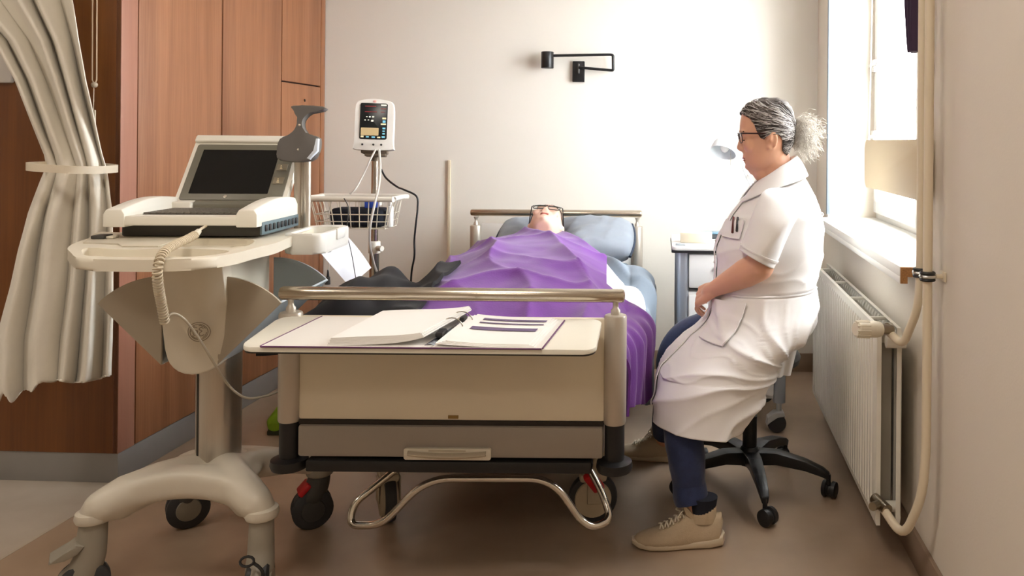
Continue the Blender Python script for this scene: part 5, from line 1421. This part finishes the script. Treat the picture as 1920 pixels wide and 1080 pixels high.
# heating pipes: the riser at the wall and the two branches bent into the radiator
bm = BM()
pts = round_path([R(.628, 2.23, ZC), R(.628, 2.23, .91), R(.622, 2.225, .80), W(1693, 648, 2.27), W(1668, 624, 2.33)], .05, 7)
tube(bm, pts, .0118, 16); tag(obj('heating_pipe', bm, pipe_m, origin=R(.628, 2.23, 1.4)), 'cream pipe bending into the upper radiator valve beside the thermostat knob', 'pipe')
bm = BM()
pts = round_path([R(.630, 2.17, ZC), R(.630, 2.17, .42), R(.622, 2.175, .30), W(1694, 1010, 2.21), W(1655, 952, 2.33), W(1650, 945, 2.36)], .06, 7)
tube(bm, pts, .0125, 16); tag(obj('heating_pipe', bm, pipe_m, origin=R(.63, 2.17, .1)), 'straight cream pipe nearest the viewer, looping up into the bottom radiator valve', 'pipe')
bm = BM(); cyl(bm, W(1640, 935, 2.37), W(1664, 957, 2.31), .017, n=18); cyl(bm, W(1646, 946, 2.33), W(1636, 950, 2.30), .012, n=14); obj('lower_valve', bm, MATS['nickel'], rd, label='nickel lower valve')
# pipe clamp
pc = thing('pipe_clamp', 'pipe clamp with black rubber rings holding the riser pipes to the wall', 'clamp', R(.64, 2.2, .895))
for (x, y) in ((.630, 2.17), (.628, 2.23)):
    bm = BM(); 
    for dz in (-.009, .009): tube(bm, [R(x + .0165 * cos(t), y + .0165 * sin(t), .895 + dz) for t in [2 * pi * i / 20 for i in range(20)]], .0045, 8, True)
    obj('rubber_ring', bm, blackp, pc, label='black rubber ring')
    bm = BM(); tube(bm, [R(x + .0175 * cos(t), y + .0175 * sin(t), .895) for t in [2 * pi * i / 20 for i in range(20)]], .0055, 8, True); obj('clamp_band', bm, steel2, pc)
bm = BM(); rbox(bm, .645, .674, 2.164, 2.178, .890, .900, .002); rbox(bm, .669, .6745, 2.150, 2.192, .882, .908, .002); obj('wall_plate', bm, pipe_m, pc)
# swing panel in front of the window
sp = thing('swing_panel', 'beige rounded panel on the right wall in front of the window, above the sill', 'panel', R(.65, 2.6, 1.09))
bm = BM(); o_ = []
prism(bm, rrect(2.262, 3.02, 1.088, 1.262, .03, 6), lambda a, b, t: R(t, a, b), .640, .656, .004)
obj('board', bm, mat('panel_beige', (214, 196, 162), .5, var=.01), sp)
bm = BM(); rbox(bm, .656, .6745, 2.30, 2.36, 1.12, 1.24, .003); rbox(bm, .655, .662, 2.32, 2.9, 1.165, 1.195, .002); obj('bracket', bm, steel2, sp)
# purple drape tip at the near side of the window
pc_ = thing('purple_curtain', 'dark purple curtain swept aside at the top right of the window', 'curtain', R(.66, 2.43, 1.55))
bm = BM()
def pcf(u, v):
    z = 2.62 - 1.1 * v
    w_ = .26 * (1 - v) ** .8 + .05
    y = 2.34 + .02 * v + w_ * u
    return R(.645 + .014 * sin(u * 20 + v * 2) , y, z)
grid(bm, pcf, 60, 24, .003); obj('drape', bm, mat('purple_drape', (58, 40, 66), .9, sheen=.2), pc_, ang=80)
bm = BM(); cyl(bm, R(.645, 2.3, 2.64), R(.645, 4.0, 2.64), .012, n=16)
for y in (2.32, 3.98): cyl(bm, R(.645, y, 2.64), R(.675, y, 2.64), .007, n=12)
obj('curtain_rod', bm, steel2, pc_)

# nightstand
nx0, nx1, ny0, ny1 = .072, .545, 3.45, 3.90
ns = thing('nightstand', 'white bedside cabinet with silver corner columns on castors behind the seated person', 'nightstand', ((nx0 + nx1) / 2, (ny0 + ny1) / 2, 0))
whl = mat('white_laminate', (238, 238, 236), .35, var=.008)
silv = mat('silver_paint', (174, 180, 190), .32, metal=.6, var=.02)
bm = BM(); prism(bm, rrect(nx0 - .022, nx1 + .01, ny0 - .02, ny1, .02, 4), lambda a, b, t: V((a, b, .782 + t)), 0, .018, .003); top = obj('table_top', bm, whl, ns)
bm = BM(); prism(bm, rrect(nx0 - .024, nx1 + .012, ny0 - .022, ny1, .02, 4), lambda a, b, t: V((a, b, .772 + t)), 0, .0105); obj('edge_strip', bm, blackp, top, label='black edge under the top')
bm = BM(); box(bm, nx0 + .03, nx1 - .03, ny0 + .01, ny1 - .01, .14, .60, .005)
box(bm, nx0 + .03, nx1 - .03, ny1 - .03, ny1 - .01, .60, .772); box(bm, nx0 + .02, nx0 + .034, ny0 + .02, ny1 - .02, .60, .772)
obj('cabinet_body', bm, whl, ns)
bm = BM(); box(bm, nx0 + .052, nx1 - .052, ny0 - .008, ny0 + .012, .62, .765, .004); d_ = obj('drawer', bm, whl, ns)
bm = BM(); box(bm, nx0 + .16, nx1 - .16, ny0 - .024, ny0 - .008, .70, .715, .004); obj('handle', bm, silv, d_)
bm = BM(); box(bm, nx0 + .052, nx1 - .052, ny0 - .008, ny0 + .012, .16, .59, .004); d_ = obj('door', bm, whl, ns)
bm = BM(); box(bm, nx0 + .07, nx0 + .085, ny0 - .024, ny0 - .008, .40, .50, .004); obj('handle', bm, silv, d_)
for x, y in ((nx0 + .025, ny0 + .02), (nx1 - .025, ny0 + .02), (nx0 + .025, ny1 - .03), (nx1 - .025, ny1 - .03)):
    bm = BM(); prism(bm, rrect(x - .027, x + .027, y - .024, y + .024, .02, 5), lambda a, b, t: V((a, b, t)), .125, .772)
    cl_ = obj('corner_column', bm, silv, ns, label='silver corner column')
    Mx = Matrix.Translation((x - .012, y - .01, 0))
    bm = BM()
    for s in (-1, 1): lathe(bm, [(.012, -.009), (.036, -.009), (.04, -.004), (.04, .004), (.036, .009), (.012, .009)], Mx @ Matrix.Translation((.0, s * .015, .0405)) @ Matrix.Rotation(radians(90), 4, 'X') @ Matrix.Rotation(radians(0), 4, 'Y'), 28)
    ctr = obj('caster', bm, rubber, cl_, label='twin wheel castor')
    bm = BM(); prism(bm, [(-.044, .03), (-.040, .065), (-.01, .088), (.03, .088), (.035, .07), (.0, .07), (-.03, .05)], lambda a, b, t: Mx @ V((a, t, b)), -.026, .026, .003); cyl(bm, V((x, y, .08)), V((x, y, .128)), .012, n=14)
    obj('fork', bm, mat('castor_silver', (190, 190, 188), .35, .4), ctr)
# things on it
bm = BM(); Mb = Matrix.Translation(W(1305, 446, 3.62) * 1) ; p = W(1305, 452, 3.60)
box(bm, -.066, .066, -.04, .04, 0, .045, .004, 2, Matrix.Translation((p.x, 3.58, .8002)) @ Matrix.Rotation(radians(-12), 4, 'Z'))
tag(obj('cardboard_box', bm, mat('box_cream', (222, 212, 188), .7), origin=(p.x, 3.58, .8002)), 'small cream box on the left of the bedside cabinet top', 'box')
cs = thing('spectacle_case', 'dark flat case with blue top behind the cream box on the bedside cabinet', 'case', (.235, 3.74, .8002))
bm = BM(); box(bm, .185, .285, 3.70, 3.77, .8002, .822, .006, 3); obj('case_base', bm, mat('case_dark', (34, 40, 46), .4), cs)
bm = BM(); box(bm, .188, .282, 3.703, 3.767, .8222, .830, .003, 2); obj('case_lid', bm, mat('case_blue', (90, 122, 140), .3), cs, label='blue grey lid')
bm = BM(); box(bm, .066, .108, 3.455, 3.50, .8003, .806, .002)
tag(obj('remote_pad', bm, mat('pad_grey', (148, 154, 158), .5), origin=(.085, 3.48, .8003)), 'small grey pad on the front left corner of the bedside cabinet', 'pad')
# desk lamp
dl = thing('desk_lamp', 'white dome desk lamp on jointed arm behind the seated person', 'lamp', (.44, 3.80, .80))
lw = mat('lamp_white', (228, 234, 238), .3, var=.01)
bm = BM(); lathe(bm, [(.07, .8002), (.072, .81), (.06, .818), (.012, .822)], Matrix.Translation((.44, 3.80, 0)), 30); obj('base', bm, lw, dl)
hd = W(1359, 276, 3.80); j1, j2, j3 = W(1386, 290, 3.80), W(1402, 332, 3.80), W(1412, 352, 3.80)
bm = BM(); tube(bm, [V((.44, 3.80, .82)), j3 + V((.01, 0, -.02)), j3], .006, 10); lo = obj('lower_arm', bm, lw, dl)
bm = BM(); tube(bm, [j3 + V((-.006, 0, 0)), j2 + V((-.006, 0, 0)), j1 + V((-.004, 0, 0))], .004, 8); tube(bm, [j3 + V((.008, 0, .005)), j2 + V((.008, 0, .004)), j1 + V((.006, 0, .004))], .004, 8); up = obj('upper_arm', bm, lw, dl)
bm = BM(); cyl(bm, j2 + V((0, -.016, 0)), j2 + V((0, .016, 0)), .009, n=14); cyl(bm, j3 + V((-.02, 0, 0)), j3 + V((.022, 0, 0)), .006, n=12); obj('joint', bm, steel2, up)
HMx = Matrix.Translation(hd) @ Matrix.Rotation(radians(18), 4, 'Y') @ Matrix.Rotation(radians(-28), 4, 'X')
bm = BM()
prof = [(.012, .048), (.03, .043), (.046, .03), (.057, .01), (.062, -.012), (.064, -.03)]
inner = [(r - .002, z - .002) for r, z in reversed(prof)]
lathe(bm, prof + inner, HMx, 36, False)
bm.verts.ensure_lookup_table(); cyl(bm, HMx @ V((0, 0, .044)), HMx @ V((0, 0, .062)), .014, n=18); tube(bm, [HMx @ V((.02, 0, .055)), j1], .006, 8)
sh_ = obj('shade', bm, lw, dl, label='white dome shade')
bm = BM(); sph(bm, HMx @ V((0, 0, .0)), (.022, .022, .026)); obj('bulb', bm, mat('bulb_white', (244, 244, 240), .2), sh_)
bm = BM(); tube(bm, [HMx @ V((.03, -.02, -.02)), HMx @ V((.03, -.02, -.02)) + V((0, 0, -.07))], .0014, 6); obj('switch_cord', bm, steel2, sh_)

# swing lamp on the back wall
wl = thing('wall_lamp', 'black swing arm wall lamp with cylinder shade on the white back wall', 'lamp', R(-.635, 4.40, 1.63))
bk_m = mat('lamp_black', (20, 21, 23), .35, var=.03)
bm = BM(); rbox(bm, -.668, -.602, 4.378, 4.3995, 1.573, 1.687, .003); obj('base_plate', bm, bk_m, wl)
bm = BM(); c_ = R(-.632, 4.372, 1.637); rbox(bm, -.636, -.628, 4.365, 4.379, 1.618, 1.672, .002); obj('swivel', bm, mat('swivel_grey', (120, 120, 118), .35, .6), wl, label='grey swivel')
bm = BM(); 
arm = round_path([R(-.632, 4.366, 1.651), R(-.450, 4.355, 1.635), R(-.440, 4.345, 1.635), R(-.440, 4.335, 1.715), R(-.452, 4.335, 1.719), R(-.770, 4.335, 1.712)], .03, 6)
tube(bm, arm, .0075, 12); obj('swing_arm', bm, bk_m, wl)
bm = BM(); p = R(-.799, 4.335, 0); cyl(bm, V((p.x, p.y, 1.643)), V((p.x, p.y, 1.733)), .034, n=32, bev=.003); obj('shade', bm, bk_m, wl)

# stool
so = V((.330, 2.90, 0))
stl = thing('stool', 'black swivel stool with five star base under the seated person', 'stool', so)
bst = mat('stool_black', (22, 24, 28), .4, var=.05)
bm = BM(); cyl(bm, so + V((0, 0, .10)), so + V((0, 0, .26)), .026, n=24); cyl(bm, so + V((0, 0, .24)), so + V((0, 0, .44)), .019, n=20); obj('gas_column', bm, bst, stl)
bm = BM(); lathe(bm, [(.03, .085), (.045, .09), (.043, .125), (.028, .15)], Matrix.Translation(so), 28); hb = obj('hub', bm, bst, stl)
for k, a in enumerate((274, 342, 54, 126, 198)):
    t = radians(a); c, s = cos(t), sin(t); d_ = V((c, s, 0)); n_ = V((-s, c, 0)); rings = []
    for r, z, w_, h in ((.03, .115, .030, .026), (.10, .122, .026, .024), (.20, .108, .021, .019), (.262, .090, .017, .016), (.285, .078, .014, .012)):
        rings.append([so + d_ * r + n_ * w_ * (1 if q in (0, 1) else -1) * (1 if q in (1, 2) else .75) + V((0, 0, z + (-h if q in (0, 3) else h * .9))) for q in (0, 1, 2, 3)])
    bm = BM(); loft(bm, rings); bmesh.ops.recalc_face_normals(bm, faces=bm.faces); _bev(bm, [e for e in bm.edges], .004, 2)
    lg = obj('leg', bm, bst, stl)
    cp_ = so + d_ * .282; ra = t + radians(40 + 37 * k); off = V((cos(ra), sin(ra), 0)) * .012
    bm = BM(); cyl(bm, cp_ + V((0, 0, .05)), cp_ + V((0, 0, .085)), .008, n=12)
    Mw = Matrix.Translation(cp_ + off + V((0, 0, .029))) @ Matrix.Rotation(ra, 4, 'Z') @ Matrix.Rotation(radians(90), 4, 'X')
    lathe(bm, [(.02, -.026), (.027, -.023), (.0285, -.010), (.022, -.007), (.022, -.003), (.024, 0), (.022, .003), (.022, .007), (.0285, .010), (.027, .023), (.02, .026)], Mw, 26)
    obj('caster', bm, blackp, lg, label='black twin castor')
bm = BM(); lathe(bm, [(.05, .435), (.15, .448), (.175, .462), (.18, .482), (.17, .498), (.11, .505)], Matrix.Translation(so), 36); obj('seat', bm, mat('black_vinyl', (26, 26, 28), .5, bump=.05), stl)
SKY, EXPO = 28.0, 0.0
FILL_LIGHTS = [(-.7, 1.0, 23), (-.7, -1.0, 15), (-3.0, 1.0, 18)]  # warm fill lights added below the ceiling, out of view and without fixtures
# ================================================================== LIGHT AND CAMERA
w = bpy.data.worlds.new('World'); bpy.context.scene.world = w; w.use_nodes = True
bg = w.node_tree.nodes['Background']
sky = w.node_tree.nodes.new('ShaderNodeTexSky'); sky.sky_type = 'HOSEK_WILKIE'; sky.turbidity = 9; sky.sun_direction = R(-.6, .3, .75)
mxw = w.node_tree.nodes.new('ShaderNodeMix'); mxw.data_type = 'RGBA'; mxw.inputs[0].default_value = .85
w.node_tree.links.new(sky.outputs[0], mxw.inputs[6]); mxw.inputs[7].default_value = (.93, .97, 1.0, 1)
w.node_tree.links.new(mxw.outputs[2], bg.inputs['Color']); bg.inputs['Strength'].default_value = SKY
def area(name, loc, size, sy, power, color, target, portal=False):
    l = bpy.data.lights.new(name, 'AREA'); l.shape = 'RECTANGLE'; l.size = size; l.size_y = sy; l.energy = power; l.color = color
    o = bpy.data.objects.new(name, l); col.objects.link(o); o.location = loc
    o.rotation_euler = (V(target) - V(loc)).to_track_quat('-Z', 'Y').to_euler()
    if portal: l.cycles.is_portal = True
    return o
for k, (x, y, p) in enumerate(FILL_LIGHTS):
    area('fill_light', R(x, y, ZC - .03), .6, .6, p, (1, .90, .79), R(x, y + .001, 0))
cam = bpy.data.cameras.new('camera'); co = bpy.data.objects.new('camera', cam); col.objects.link(co)
cam.sensor_fit = 'HORIZONTAL'; cam.sensor_width = 36; cam.lens = FOC / 1920 * 36
cam.shift_x = -(PPX - 960) / 1920; cam.shift_y = -(540 - PPY) / 1920
co.location = (0, 0, EYE); co.rotation_euler = (Matrix.Rotation(radians(90), 4, 'X') @ Matrix.Rotation(ROLL, 4, 'Z')).to_euler()
cam.clip_start = .05; cam.clip_end = 200
sc = bpy.context.scene; sc.camera = co
vs = sc.view_settings; sc.display_settings.display_device = 'sRGB'
vs.view_transform = 'Standard'; vs.look = 'None'; vs.gamma = 1; vs.exposure = EXPO; vs.use_curve_mapping = False
